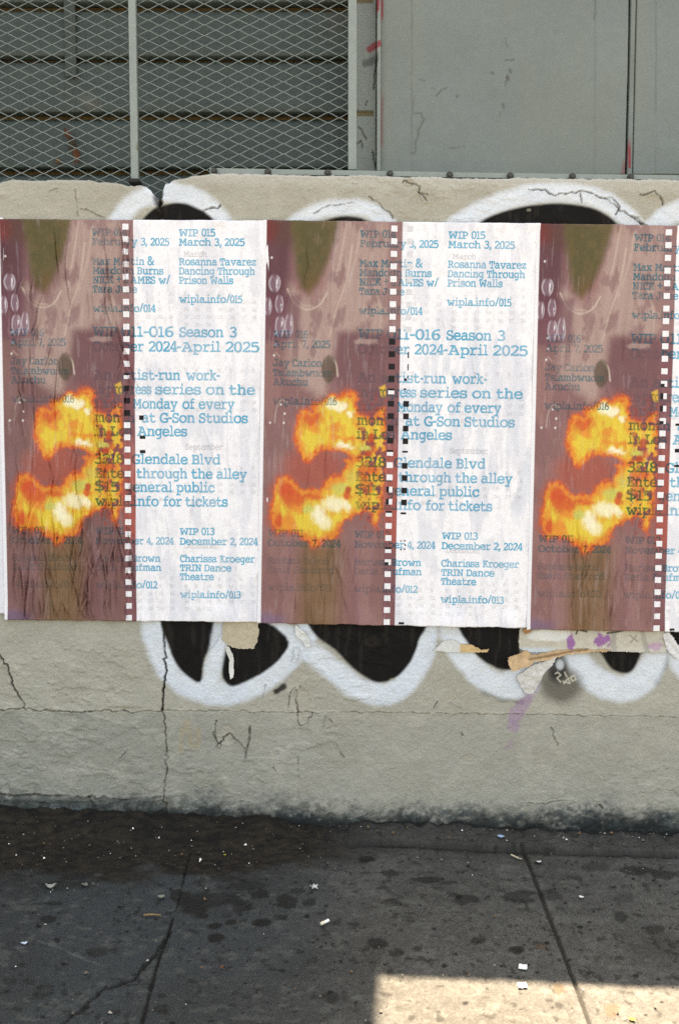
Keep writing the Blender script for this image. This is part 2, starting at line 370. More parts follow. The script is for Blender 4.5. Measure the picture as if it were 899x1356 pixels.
CRACKS = [  # polyline, width px, depth m, darkness
    (wobble([(217, 815), (218, 850), (220, 880), (218, 905), (215, 940)], 1.0, 5, 1), 1.8, .008, .95),
    (wobble([(215, 940), (219, 965), (221, 1000), (220, 1030), (218, 1055), (221, 1075), (221, 1096)], 1.3, 5, 2), 1.3, .005, .5),
    (wobble([(209, 248), (210, 258), (210, 268)], .8, 4, 3), 7.0, .020, .99), (wobble([(210, 266), (212, 280), (212, 300)], .8, 4, 43), 3.0, .014, .97),
    (wobble([(-30, 938), (40, 940), (95, 943), (140, 941), (180, 943), (214, 942)], .9, 5, 4), 1.1, .005, .7),
    (wobble([(-8, 858), (0, 867), (12, 885), (18, 905), (28, 925), (36, 941)], 1.2, 4, 5), 1.3, .006, .9),
    (wobble([(-30, 1050), (40, 1053), (110, 1055), (170, 1057), (214, 1055)], .8, 6, 6), 1.5, .006, .6),
    (wobble([(118, 1054), (126, 1064), (132, 1078), (139, 1086)], .9, 4, 7), 1.2, .006, .75),
    (wobble([(216, 941), (300, 941), (360, 944), (470, 943), (560, 945), (700, 946), (920, 950)], .8, 7, 8), .9, .0035, .28),
    (wobble([(700, 251), (722, 252), (735, 256), (768, 253), (800, 262), (822, 277), (838, 288), (850, 300)], 1.2, 5, 9), 1.2, .005, .7),
    (wobble([(768, 253), (770, 268)], .8, 4, 10), 1.0, .004, .6), (wobble([(800, 262), (810, 262), (819, 274), (815, 284)], .8, 4, 11), 1.2, .004, .7),
    (wobble([(836, 286), (848, 294), (856, 300)], 1.0, 3, 12), 2.2, .006, .8), (wobble([(845, 260), (866, 253), (874, 262), (877, 272)], 1.0, 4, 13), 1.1, .004, .6),
    (wobble([(532, 244), (541, 240), (552, 248), (556, 256), (566, 258)], 1.2, 4, 14), 1.2, .004, .6), (wobble([(555, 256), (562, 262), (565, 266)], 1.0, 4, 15), 1.0, .004, .55),
    (wobble([(416, 282), (425, 276), (440, 272), (470, 268)], 1.0, 4, 16), 1.0, .003, .5), (wobble([(487, 260), (500, 268), (512, 277), (520, 290)], 1.0, 4, 17), 1.1, .004, .5),
    (wobble([(268, 283), (275, 275), (282, 274), (292, 272)], 1.2, 4, 18), 1.6, .005, .7), (wobble([(108, 276), (122, 282), (140, 288)], .9, 5, 19), .9, .003, .45), (wobble([(66, 252), (78, 250)], 1.0, 4, 20), .9, .003, .4),
    (wobble([(287, 953), (285, 975), (290, 985)], .9, 4, 21), 1.0, .003, .6), (wobble([(288, 990), (302, 970), (312, 980), (325, 992)], 1.0, 4, 22), 1.2, .004, .65), (wobble([(331, 961), (329, 985), (325, 1004)], .8, 4, 23), 1.7, .005, .75),
    (wobble([(282, 968), (290, 992), (296, 975)], .9, 4, 24), .9, .003, .55), (wobble([(390, 918), (398, 908)], .8, 3, 25), .9, .003, .4), (wobble([(394, 916), (391, 925), (396, 955), (399, 961), (407, 957), (414, 944)], .9, 4, 26), 1.1, .004, .55),
    (wobble([(381, 938), (384, 920), (390, 911)], .9, 4, 27), .9, .003, .5), (wobble([(348, 925), (352, 906)], .8, 4, 28), .9, .003, .45), (wobble([(428, 962), (431, 948), (440, 956)], .9, 4, 29), .9, .003, .45),
    (wobble([(340, 1030), (350, 1036)], .9, 3, 30), 1.0, .003, .5), (wobble([(574, 937), (579, 928)], .6, 3, 31), 1.2, .003, .75), (wobble([(610, 970), (612, 973)], .6, 2, 32), 1.8, .003, .8), (wobble([(595, 930), (612, 938)], .7, 4, 33), .8, .002, .35),
    (wobble([(700, 1064), (722, 1065), (735, 1062), (750, 1060)], 1.0, 4, 34), 1.0, .004, .45), (wobble([(730, 963), (734, 980), (738, 988)], .9, 3, 35), 1.1, .003, .45), (wobble([(794, 1066), (797, 1070)], .6, 2, 36), 1.8, .003, .8),
    (wobble([(445, 985), (455, 1002)], 1, 4, 37), .9, .003, .4), (wobble([(360, 1015), (368, 1022)], 1, 3, 38), .9, .003, .4), (wobble([(100, 250), (104, 285)], .8, 5, 39), .8, .002, .3),
    (wobble([(160, 1005), (170, 992)], .7, 3, 40), 1.1, .003, .5), (wobble([(395, 1000), (396, 1030)], .8, 5, 41), .7, .002, .35)]

def wall_look(X, Y, wx, wz):
    """albedo, paint coverage and relief of the wall's face at photograph coordinates X, Y (world wx, wz for the noises)"""
    n1 = fbm(wx * 6, wz * 6, 71); n2 = fbm(wx * 40, wz * 40, 73); n3 = fbm(wx * 130, wz * 130, 75, 3)
    beige, grey = S(167, 163, 150), S(161, 158, 147)
    C = np.zeros(X.shape + (3,), F32) + beige
    low = ss(938, 948, Y + 6 * (n2 - .5) - .008 * X)
    C = mixc(C, grey, low * (.62 + .38 * ss(.3, .6, n1)))
    C = mixc(C, S(132, 134, 125), .5 * low * (1 - ss(180, 420, X + 100 * (n1 - .5))))
    C = mixc(C, S(150, 143, 127), .18 * ss(.48, .66, fbm(wx * 9, wz * 16, 77)))
    C = mixc(C, S(196, 190, 176), .16 * ss(.55, .7, fbm(wx * 22, wz * 22, 79)))
    top = wall_top_px(X)
    C = mixc(C, S(182, 179, 169), .7 * (1 - ss(8, 22, Y - top + 10 * (n2 - .5))) * ss(215, 300, X))
    # stucco relief
    H = (n1 - .5) * .004 + (n2 - .5) * .0030 + (n3 - .5) * .0018
    t = fbm(wx * 30 + wz * 8, wz * 55, 81); H = H + .0018 * ss(.52, .58, t) * ss(.44, .6, fbm(wx * 3, wz * 3, 83))    # trowel lips
    pm = np.exp(-(((X - 80) / 46) ** 2 + ((Y - 990) / 50) ** 2)) + .6 * np.exp(-(((X - 120) / 60) ** 2 + ((Y - 905) / 26) ** 2)); H = H + .004 * np.clip(pm, 0, 1) * (fbm(wx * 75 + wz * 30, wz * 90, 84, 3) - .5)
    # --- sprayed letters
    blk = np.full(X.shape, 60., F32)
    for p in GRAF_BLACK:
        q = smooth(list(p[-2:]) + list(p) + list(p[:2]), 5)[10:-5]; blk = np.minimum(blk, sdf(X, Y, q, 40))
    wht = np.full(X.shape, 60., F32); core = np.full(X.shape, 60., F32)
    for p, w in GRAF_WHITE:
        d = dist_line(X, Y, p, 60); wht = np.minimum(wht, d - w); core = np.minimum(core, d / w)
    e = 5 * (n2 - .5)
    a_b = 1 - ss(-2, 2.5, blk + e * .4)
    spr = (1 - ss(-3, 8, wht + 2.5 + e)) * (.9 + .1 * ss(.35, .5, n2))
    shade = (1 - ss(0, 7, dist_line(X, Y, [(571, 845), (566, 872), (555, 893)], 20) + e)) * .8
    shade = np.maximum(shade, (1 - ss(0, 6, dist_line(X, Y, [(882, 850), (880, 880), (868, 903)], 20) + e)) * .85)
    shade = np.maximum(shade, (1 - ss(0, 5, dist_line(X, Y, [(640, 916), (665, 926), (690, 930)], 20) + e)) * .55)
    shade = np.maximum(shade, (1 - ss(0, 4, dist_line(X, Y, [(405, 868), (425, 886), (440, 900)], 20) + e)) * .6)
    shade = np.maximum(shade, (1 - ss(2, 6, dist_line(X, Y, [(366, 915), (375, 910)], 20) + e)) * .95)
    C = mixc(C, S(38, 35, 31), shade)  # soft black spray outlines beside the white strokes
    C = mixc(C, S(214, 220, 226), .94 * spr)
    C = mixc(C, S(204, 212, 222), .45 * spr * ss(.45, .65, fbm(wx * 18, wz * 18, 87)) + .25 * spr * ss(.55, .95, core))
    C = mixc(C, S(17, 14, 12) * (.6 + .6 * n2[..., None]), a_b)
    C = mixc(C, S(50, 44, 38), .35 * a_b * ss(.58, .7, fbm(wx * 90, wz * 14, 90)))
    # strokes of white that cross the black
    st = 1 - ss(-1, 5, dist_line(X, Y, GRAF_WHITE[1][0], 40) - 9 + e * .6)
    C = mixc(C, S(206, 212, 218), .9 * st * a_b)
    hz = 1 - ss(0, 9, np.abs(np.hypot((X - 492) / 1.6, Y - 850) - 4) + 6 * n2); C = mixc(C, S(70, 60, 50), .35 * hz * a_b)
    # grey blob with a pale tag beside the torn poster
    bd = np.hypot((X - 742) / 34, (Y - 908) / 30) + .25 * (n1 - .5); C = mixc(C, S(86, 80, 72), .8 * (1 - ss(.5, 1.1, bd)))
    bd2 = np.hypot((X - 738) / 16, (Y - 884) / 24); C = mixc(C, S(38, 36, 36), .85 * (1 - ss(.5, 1.15, bd2)))
    C = mixc(C, S(196, 200, 204), .9 * (1 - ss(.5, 1.2, np.hypot((X - 741) / 6, (Y - 880) / 8))))
    tagd = np.full(X.shape, 30., F32)
    for p in ([(735, 892), (738, 890), (742, 894), (737, 898), (742, 903)], [(746, 905), (752, 898), (754, 905), (745, 902)], [(755, 897), (760, 894), (762, 900), (757, 902), (755, 897)], [(750, 896), (747, 890)]):
        tagd = np.minimum(tagd, dist_line(X, Y, p, 20))
    C = mixc(C, S(206, 198, 178), .85 * (1 - ss(.3, 1.3, tagd)))
    # stains: violet dye that ran from old posters, a faint ochre N
    for p, a in (([(700, 918), (704, 926), (693, 948), (680, 962), (672, 955), (676, 938)], .7), ([(672, 950), (690, 960), (684, 972), (670, 965)], .6), ([(676, 975), (682, 980), (678, 990), (668, 992), (672, 982)], .4), ([(690, 915), (715, 905), (709, 921), (696, 930)], .35)):
        C = mixc(C, S(158, 124, 156), .8 * a * (1 - ss(-2, 2.5, sdf(X, Y, p, 20) + 7 * (n2 - .5))))
    och = np.minimum(np.minimum(dist_line(X, Y, [(239, 995), (241, 970), (248, 955), (254, 990)], 20), dist_line(X, Y, [(262, 990), (263, 965)], 20)), 30)
    C = mixc(C, S(168, 146, 112), .38 * (1 - ss(1, 5, och + e)))
    # bare patches where paint has flaked
    for (cx, cy, rx, ry, dep) in ((401, 935, 11, 26, .002), (541, 243, 7, 7, .004), (84, 893, 2, 4, .001), (520, 900, 6, 3, .001), (700, 278, 3, 2, .002), (620, 1005, 14, 6, .001), (300, 972, 14, 16, .0015), (866, 268, 14, 10, .0015)):
        m = 1 - ss(.7, 1.0, np.hypot((X - cx) / rx, (Y - cy) / ry) + .7 * (n2 - .5)); H = H - dep * m; C = mixc(C, S(170, 163, 147), .45 * m)
    # grime at the foot: blotchy
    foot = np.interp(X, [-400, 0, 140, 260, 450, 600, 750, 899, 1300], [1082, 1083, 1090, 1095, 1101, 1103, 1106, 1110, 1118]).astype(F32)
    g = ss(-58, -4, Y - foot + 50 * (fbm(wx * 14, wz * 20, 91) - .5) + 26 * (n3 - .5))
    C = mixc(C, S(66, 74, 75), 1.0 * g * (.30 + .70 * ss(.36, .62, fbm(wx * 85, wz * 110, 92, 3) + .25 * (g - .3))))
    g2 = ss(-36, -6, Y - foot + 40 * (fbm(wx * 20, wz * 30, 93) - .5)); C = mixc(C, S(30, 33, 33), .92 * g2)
    plinth = (1 - ss(205, 222, X)) * ss(1053, 1057, Y); H = H + .010 * plinth; C = mixc(C, S(68, 75, 72), .66 * plinth)
    pc = 1 - ss(-1, 1.5, sdf(X, Y, [(46, 1060), (70, 1062), (120, 1060), (130, 1078), (138, 1090), (50, 1084), (60, 1072)], 20)); H = H - .003 * pc * plinth; C = mixc(C, S(104, 111, 112), .4 * pc * plinth)
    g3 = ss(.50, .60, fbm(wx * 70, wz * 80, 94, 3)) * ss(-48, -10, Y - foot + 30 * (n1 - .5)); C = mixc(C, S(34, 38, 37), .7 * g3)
    # drips of grime
    C = mixc(C, S(120, 117, 106), .12 * ss(.6, .75, fbm(wx * 60, wz * 5, 95)) * ss(960, 1090, Y))
    for pts, w, dep, dk in CRACKS:
        d = dist_line(X, Y, pts, 14); d = d + 1.5 * (n3 - .5) + .9 * (n2 - .5); m = (1 - ss(w * .4, w * 1.15, d)) * (.45 + .55 * ss(.32, .5, n2))
        H = H - dep * m; C = mixc(C, S(58, 53, 44), dk * m)
        H = H + .0012 * (1 - ss(w, w * 3, d)) * (1 - m)
    paint = np.maximum(spr, np.maximum(a_b, 0))
    return C, H, paint

WALL_T = 0.20
def build_wall():
    root = thing('concrete_wall', 'chest high beige and grey rendered concrete wall with cracks and white and black spray paint', 'wall', (0, 0.1, gz(0, 0)))
    xs = axis((-14, -.98, .10), (-.98, .98, .0022), (.98, 14, .10))
    zb = on_wall(450, 1135)[2]; z1 = on_wall(450, 800)[2]; z2 = on_wall(450, 302)[2]; z3 = on_wall(450, 222)[2]
    zs = axis((-.75, zb, .05), (zb, z1, .0022), (z1, z2, .016), (z2, z3, .0022))
    X, Z = np.meshgrid(xs, zs, indexing='ij')
    PX, PY = proj(X, np.zeros_like(X), Z)
    ztop = np.array([on_wall(p, wall_top_px(p))[2] for p in proj(xs, 0 * xs, 0 * xs + 1.3)[0]])
    # the top edge is uneven
    nk = np.exp(-((proj(xs, 0 * xs, 0 * xs + 1.3)[0] - 212) / 26) ** 2)
    ztop = ztop + .016 * nk * (fbm(xs * 110, xs * 0 + 8, 96) - .5) + (.006 * (fbm(xs * 40, xs * 0 + 3, 97) - .5) + .003 * (fbm(xs * 150, xs * 0 + 5, 98) - .5))
    Z = np.minimum(Z, ztop[:, None])
    PX, PY = proj(X, np.zeros_like(X), Z); PX = PX.astype(F32); PY = PY.astype(F32)
    C, H, paint = wall_look(PX, PY, X.astype(F32), Z.astype(F32))
    r = np.clip((ztop[:, None] - Z) / .008, 0, 1); H = H - .007 * (1 - np.sqrt(np.clip(1 - (1 - r) ** 2, 0, 1)))      # worn rounded arris
    ni, nj = X.shape
    V = np.stack([X, -H, Z], -1).reshape(-1, 3); Q = grid_quads(ni, nj); Cf = C.reshape(-1, 3)
    zq = Z.reshape(-1)[Q]; Q = Q[(zq.max(1) - zq.min(1)) > 1e-5]
    pf = paint.reshape(-1)[Q].mean(1) > .5
    # top strip and back
    base = len(V); top_i = np.arange(ni) * nj + nj - 1
    rows = []
    for k, (yy, dz) in enumerate(((.05, .0), (.10, .001), (.16, .0), (WALL_T, -.004))):
        nz = .004 * (fbm(xs * 60, xs * 0 + yy * 60, 99) - .5)
        rows.append(np.stack([xs, 0 * xs + yy, ztop + dz + nz], -1))
    rows.append(np.stack([xs, 0 * xs + WALL_T, 0 * xs - .75], -1))
    ex = np.concatenate(rows); idx = [top_i] + [base + k * ni + np.arange(ni) for k in range(len(rows))]
    ext = [np.stack([a[:-1], a[1:], b[1:], b[:-1]], -1) for a, b in zip(idx[:-1], idx[1:])]
    V2 = np.concatenate([V, ex]); C2 = np.concatenate([Cf, np.tile(S(168, 164, 152), (len(ex), 1))])
    Qb = np.concatenate([Q[~pf]] + ext)
    v, q, c = compact(V2, Qb, C2); mesh_np('rendered_face', v, q, M['wall'], root, c)
    v, q, c = compact(V2, Q[pf], C2); o = mesh_np('spray_painted_lettering', v, q, M['wall'], root, c)
build_wall()

# ================================================================== THE BUILDING ABOVE THE WALL
Y_PANEL, Y_SIDE, Y_FENCE = 0.135, 0.32, 0.085
YR = Y_PANEL - 0.03                       # roof edge plane
def cast(p): return p + LDIR * ((YR - p[1]) / LDIR[1])
QA, QB = cast(PA), cast(PB)
ROOF_SL = (QB[2] - QA[2]) / (QB[0] - QA[0])
STEP_X = QA[0]
print('roof', QA, QB, 'slope', ROOF_SL)
bld = thing('building', 'grey green plank and sheet metal building standing above the concrete wall', 'building', (0, 0.4, QA[2] - 1.5))
ZT = QA[2] - .12                          # where cladding meets the eaves
def pxx(px, Y, py=120): return on_wall(px, py, Y)[0]
def pxz(py, Y, px=450): return on_wall(px, py, Y)[2]

def slab(name, x0, x1, z0, Y, look, parent, thick=.02, step=.003, ztop=None, zd=None):
    """a sheet with real thickness: fine where the photograph looks, coarse above"""
    ztop = ztop or ZT; zd = zd or pxz(-25, Y)
    xs = axis((x0, x1, step)); zs = axis((z0, zd, step), (zd, ztop, .08))
    X, Z = np.meshgrid(xs, zs, indexing='ij'); PX, PY = proj(X, np.full_like(X, Y), Z)
    C, H = look(PX.astype(F32), PY.astype(F32), X.astype(F32), Z.astype(F32))
    ni, nj = X.shape; V = np.stack([X, Y - H, Z], -1).reshape(-1, 3); Q = grid_quads(ni, nj)
    I = np.arange(ni * nj).reshape(ni, nj)
    loop = np.concatenate([I[:, 0], I[-1, 1:], I[-2::-1, -1], I[0, -2:0:-1]])
    b = V[loop].copy(); b[:, 1] = Y + thick; n0 = len(V); k = len(loop); j = np.arange(k); j2 = (j + 1) % k
    side = np.stack([loop[j], n0 + j, n0 + j2, loop[j2]], -1)
    V = np.concatenate([V, b]); Cc = np.concatenate([C.reshape(-1, 3), C.reshape(-1, 3)[loop]])
    return mesh_np(name, V, np.concatenate([Q, side]), M['panel'], parent, Cc)

PANEL = S(113, 121, 117)
def look_panel(X, Y, wx, wz):
    n1 = fbm(wx * 4, wz * 4, 101); n2 = fbm(wx * 50, wz * 50, 103)
    C = np.zeros(X.shape + (3,), F32) + PANEL
    C = C * (.90 + .2 * n1)[..., None] * (.94 + .12 * n2)[..., None]
    C = mixc(C, S(118, 122, 112), .4 * ss(.5, .7, fbm(wx * 12, wz * 2, 105)))
    H = (n1 - .5) * .008
    for sx, a, dk in ((545, .0016, .5), (787, .001, .28), (867, .0014, .45)):
        lx = sx + 1.0 * (fbm(wz * 8, wz * 0, 106) - .5)
        H = H + a * ss(-.6, .6, X - lx); C = mixc(C, S(92, 92, 84), dk * (1 - ss(.5, 1.5, np.abs(X - lx))) * ss(.3, .55, fbm(wz * 10, wz * 0 + sx, 107)))
    # rust-edged dents and peeled lacquer
    for pts, w, dep in ((wobble([(548, 151), (556, 151), (561, 159), (555, 173), (551, 190), (549, 203), (545, 203)], .6, 4, 50), 1.1, .0018), (wobble([(546, 150), (548, 128)], .6, 4, 51), .7, .001), (wobble([(578, 127), (584, 119), (591, 117)], .7, 3, 52), 1.0, .0015), (wobble([(571, 117), (576, 119)], .6, 3, 53), .8, .001),
                        (wobble([(556, 105), (562, 107)], .6, 3, 54), .8, .001), (wobble([(668, 52), (672, 62)], .7, 3, 55), .8, .001), (wobble([(670, 80), (680, 79)], .7, 3, 56), 1.1, .002), (wobble([(671, 100), (669, 114)], .7, 3, 57), 1.1, .0015), (wobble([(666, 138), (667, 143)], .5, 3, 58), 1.7, .002), (wobble([(651, 96), (653, 98)], .5, 3, 59), 1.4, .002), (wobble([(662, 148), (661, 154)], .5, 3, 60), .8, .001), (wobble([(604, 127), (605, 129)], .4, 2, 61), 1.3, .002), (wobble([(595, 197), (615, 195)], .5, 4, 62), .5, .0008),
                        (wobble([(674, 92), (676, 96)], .4, 3, 63), 1.8, .002), (wobble([(672, 103), (673, 106)], .4, 3, 64), 1.8, .002), (wobble([(787, 0), (788, 12), (786, 26)], .4, 3, 65), .8, .001)):
        d = dist_line(X, Y, pts, 12); m = 1 - ss(w * .6, w * 1.5, d); H = H - dep * m + .001 * (1 - ss(w, w * 3, d)) * (1 - m); C = mixc(C, S(84, 82, 74), .5 * m)
    e = 6 * (n2 - .5)
    red = np.maximum(.9 * (1 - ss(1.5, 3.5, np.abs(X - 504.5) + e * .4)) * (1 - ss(20, 34, Y)), .42 * (1 - ss(1, 3, np.abs(X - 505.5) + e * .4)) * ss(115, 140, Y) * (1 - ss(185, 205, Y)))
    red = np.maximum(red, .5 * (1 - ss(1, 5, np.abs(X - 826) + e)) * ss(205, 222, Y))
    C = mixc(C, S(132, 34, 42), red)
    return C, H
x_l, x_gap0, x_gap1, x_st1 = pxx(503.5, Y_PANEL), pxx(829, Y_PANEL), pxx(832.5, Y_PANEL), pxx(838, Y_PANEL)
zf = pxz(231, Y_PANEL)
slab('metal_panel', x_l, x_gap0, zf, Y_PANEL, look_panel, bld)
def look_strip(X, Y, wx, wz):
    C, H = look_panel(X * 0 + 700, Y * 0 + 200, wx, wz)
    n2 = fbm(wx * 50, wz * 50, 103)
    C = mixc(C, S(132, 30, 38), .92 * ss(178, 200, Y + 8 * (n2 - .5)) * (1 - ss(221, 225, Y)) * (1 - ss(1.0, 2.6, np.abs(X - 833.0 - .25 * 0))))
    C = mixc(C, S(96, 100, 96), .35 * (1 - ss(10, 60, np.abs(Y - 90))))
    return C, H * 0 + .001 * (n2 - .5)
slab('seam_strip', x_gap1, x_st1, zf, Y_PANEL - .004, look_strip, bld, step=.0015)
slab('metal_panel', x_st1 + .004, pxx(1010, Y_PANEL), zf, Y_PANEL, look_panel, bld)
xr = pxx(1010, Y_PANEL) + .012
while xr < 13.5:
    box('metal_panel', (xr, Y_PANEL, -.6 if xr > 3 else .4), (min(xr + 1.22, 14), Y_PANEL + .02, ZT), M['plain'], bld, .002); xr += 1.232
# studs close the gap behind the seams
box('stud', (x_gap0 - .03, Y_PANEL + .035, .2), (x_st1 + .03, Y_PANEL + .09, ZT), M['dark'], bld)

# plank siding, each plank lapped over the one below
def look_plank(X, Y, wx, wz):
    n1 = fbm(wx * 5, wz * 30, 111); n2 = fbm(wx * 40, wz * 90, 113)
    C = np.zeros(X.shape + (3,), F32) + S(68, 79, 75)
    C = C * (.8 + .4 * n1)[..., None] * (.9 + .2 * n2)[..., None]
    C = mixc(C, S(84, 78, 64), .5 * ss(.2, 1, (X - 380) / 90) * (1 - ss(30, 75, Y + 30 * (n1 - .5))))
    C = mixc(C, S(70, 74, 70), .45 * (1 - ss(6, 22, np.hypot((X - 93) / .9, (Y - 112) / 2.6) + 20 * (n2 - .5))))
    C = mixc(C, S(110, 112, 104), .5 * (1 - ss(4, 11, np.hypot((X - 118) / 1.6, Y - 131) + 8 * (n2 - .5))))
    C = mixc(C, S(100, 88, 70), .5 * (1 - ss(3, 9, np.hypot((X - 126) / 2.2, Y - 140) + 8 * (n2 - .5))))
    C = mixc(C, S(96, 60, 42), .5 * (1 - ss(3, 8, dist_line(X, Y, [(88, 175), (94, 185), (103, 205), (100, 213)], 25) + 10 * (n2 - .3))))
    return C, (n2 - .5) * .0012
def planks():
    zl = [pxz(p, Y_SIDE) for p in (300, 224, 151, 77, 6)]
    pitch = zl[4] - zl[3]
    while zl[-1] < ZT: zl.append(zl[-1] + pitch)
    xs = axis((-14, pxx(-60, Y_SIDE), .2), (pxx(-60, Y_SIDE), pxx(505, Y_SIDE), .006))
    for k, (a, b) in enumerate(zip(zl[:-1], zl[1:])):
        b = min(b, ZT)
        wide = 0.0105 if k in (0, 1, 3) else .004                             # open joint above the plank shows the bare lath behind
        zz = np.concatenate([[a, a + .0005], axis((a + .004, b - wide, .012))]); yy = np.concatenate([[Y_SIDE + .02, Y_SIDE - .012], np.linspace(Y_SIDE - .014, Y_SIDE - .004, len(zz) - 3), [Y_SIDE + .02]])
        zz = np.concatenate([zz]); X, Z = np.meshgrid(xs, zz, indexing='ij'); Yy = np.broadcast_to(yy, X.shape)
        PX, PY = proj(X, Yy, Z); C, H = look_plank(PX.astype(F32), PY.astype(F32), X.astype(F32), Z.astype(F32))
        V = np.stack([X, Yy - H + .002 * (fbm(X * 2, X * 0 + k, 115) - .5), Z], -1).reshape(-1, 3)
        mesh_np('siding_plank', V, grid_quads(*X.shape), M['panel'], bld, C.reshape(-1, 3))
planks()
box('lath_backing', (-14, Y_SIDE + .022, .2), (pxx(505, Y_SIDE), Y_SIDE + .05, ZT), material('bare_lath', S(80, 68, 44), rough=.9, var=.3, vscale=30), bld)
# cover batten on the planks
xa, xb = pxx(86, Y_SIDE - .03), pxx(101, Y_SIDE - .03)
box('cover_batten', (xa, Y_SIDE - .022, pxz(105, Y_SIDE)), (xb, Y_SIDE - .0155, ZT), material('batten_paint', S(76, 84, 81), rough=.8), bld)
# corner column between the mesh and the metal panel
def look_col(X, Y, wx, wz):
    n1 = fbm(wx * 30, wz * 8, 121); n2 = fbm(wx * 60, wz * 60, 123)
    C = np.zeros(X.shape + (3,), F32) + S(128, 135, 130); C = C * (.9 + .2 * n1)[..., None]
    H = (n2 - .5) * .0015
    gap = np.minimum(np.abs(Y - 150) - 3.2, np.abs(Y - 0) - 3.5); g = (1 - ss(-.8, .8, gap)) * (X < 494.5); H = H - .010 * g; C = mixc(C, S(112, 98, 62), .9 * g)
    e = 6 * (n2 - .5)
    C = mixc(C, S(136, 38, 46), .9 * (1 - ss(2, 5, dist_line(X, Y, [(489, 65), (495, 61), (502, 57)], 20) + e)))
    C = mixc(C, S(70, 72, 70), .75 * (1 - ss(2, 7, dist_line(X, Y, [(484, 84), (490, 82), (497, 78)], 20) + e)))
    C = mixc(C, S(136, 36, 44), .9 * (1 - ss(1, 3, np.abs(X - 500.5) + e * .3)) * (1 - ss(12, 18, Y)))
    for pts, w in ((wobble([(499, 70), (498, 85), (496, 100), (495, 118)], .5, 4, 70), 1.0), (wobble([(475, 168), (479, 172), (482, 180), (485, 184)], .6, 3, 71), .9), (wobble([(494, 200), (496, 215), (498, 223)], .5, 4, 72), 1.1), (wobble([(474, 190), (478, 186), (480, 196)], .7, 3, 73), .8), (wobble([(484, 140), (486, 133)], .5, 3, 74), .7)):
        m = 1 - ss(w * .5, w * 1.4, dist_line(X, Y, pts, 10)); H = H - .003 * m; C = mixc(C, S(58, 56, 50), .8 * m)
    return C, H
YC = 0.165
slab('corner_column', pxx(470, YC), pxx(497.5, YC), pxz(232, YC), YC, look_col, bld, thick=.10, step=.002)
slab('corner_trim', pxx(498.5, YC), pxx(503, YC), pxz(232, YC), YC - .045, look_col, bld, thick=.06, step=.0015)
# eaves and roofs: the right part is low, the left part a storey higher
def prism(name, x0, x1, y0, y1, zlo, zA, sl, mat):
    bm = bmesh.new()
    f = lambda x: zA + sl * (x - STEP_X)
    pts = [(x0, zlo), (x1, zlo), (x1, f(x1)), (x0, f(x0))]
    a = [bm.verts.new((x, y0, z)) for x, z in pts]; b = [bm.verts.new((x, y1, z)) for x, z in pts]
    bm.faces.new(a); bm.faces.new(b[::-1])
    for i in range(4): bm.faces.new((a[i], a[i - 1], b[i - 1], b[i]))
    return bm_obj(name, bm, mat, bld)
prism('parapet', STEP_X + .002, 14, YR, 6.0, ZT + .001, QA[2], ROOF_SL, M['plain'])
prism('upper_storey', -14, STEP_X, YR, 6.0, ZT + .001, QA[2] + 1.6, 0, M['plain'])
box('side_wall', (-14, .40, -.6), (-13.9, 6.0, ZT), M['plain'], bld)
box('side_wall', (13.9, .18, -.6), (14, 6.0, ZT), M['plain'], bld)
# angle bar along the foot of the cladding, bolted to the wall
def bar():
    y0, y1 = .030, .036
    bm = bmesh.new(); pts = [(278, 222.5, 230.0), (460, 225.5, 232.2), (620, 228.5, 235), (899, 232, 238.2), (1010, 233, 239)]
    vs = []
    for px, pa, pb in pts:
        a = on_wall(px, pa, y0); b = on_wall(px, pb, y0)
        vs.append([bm.verts.new((a[0], y0, b[2])), bm.verts.new((a[0], y0, a[2])), bm.verts.new((a[0], Y_PANEL - .006, a[2])), bm.verts.new((a[0], Y_PANEL - .006, a[2] - .004)), bm.verts.new((a[0], y1, a[2] - .004)), bm.verts.new((a[0], y1, b[2]))])
    for p, q in zip(vs[:-1], vs[1:]):
        for i in range(6): bm.faces.new((p[i], q[i], q[(i + 1) % 6], p[(i + 1) % 6]))
    bm.faces.new(vs[0][::-1]); bm.faces.new(vs[-1])
    rail = bm_obj('angle_bar', bm, M['steel'], bld)
    for px in (284, 355, 434, 516, 595, 675, 757, 834, 912):
        py = np.interp(px, [p[0] for p in pts], [(p[1] + p[2]) / 2 + .8 for p in pts]); c = on_wall(px, py, y0)
        bm = bmesh.new()
        mt = Matrix.Translation((c[0], y0 - .003, c[2])) @ Matrix.Rotation(R(90), 4, 'X')
        bmesh.ops.create_cone(bm, cap_ends=True, segments=12, radius1=.0085, radius2=.0085, depth=.004, matrix=mt)
        mt = Matrix.Translation((c[0], y0 - .0085, c[2])) @ Matrix.Rotation(R(90), 4, 'X')
        bmesh.ops.create_cone(bm, cap_ends=True, segments=6, radius1=.0058, radius2=.0052, depth=.008, matrix=mt)
        o = bm_obj('bolt', bm, M['bolt'], None); o.parent = rail
bar()

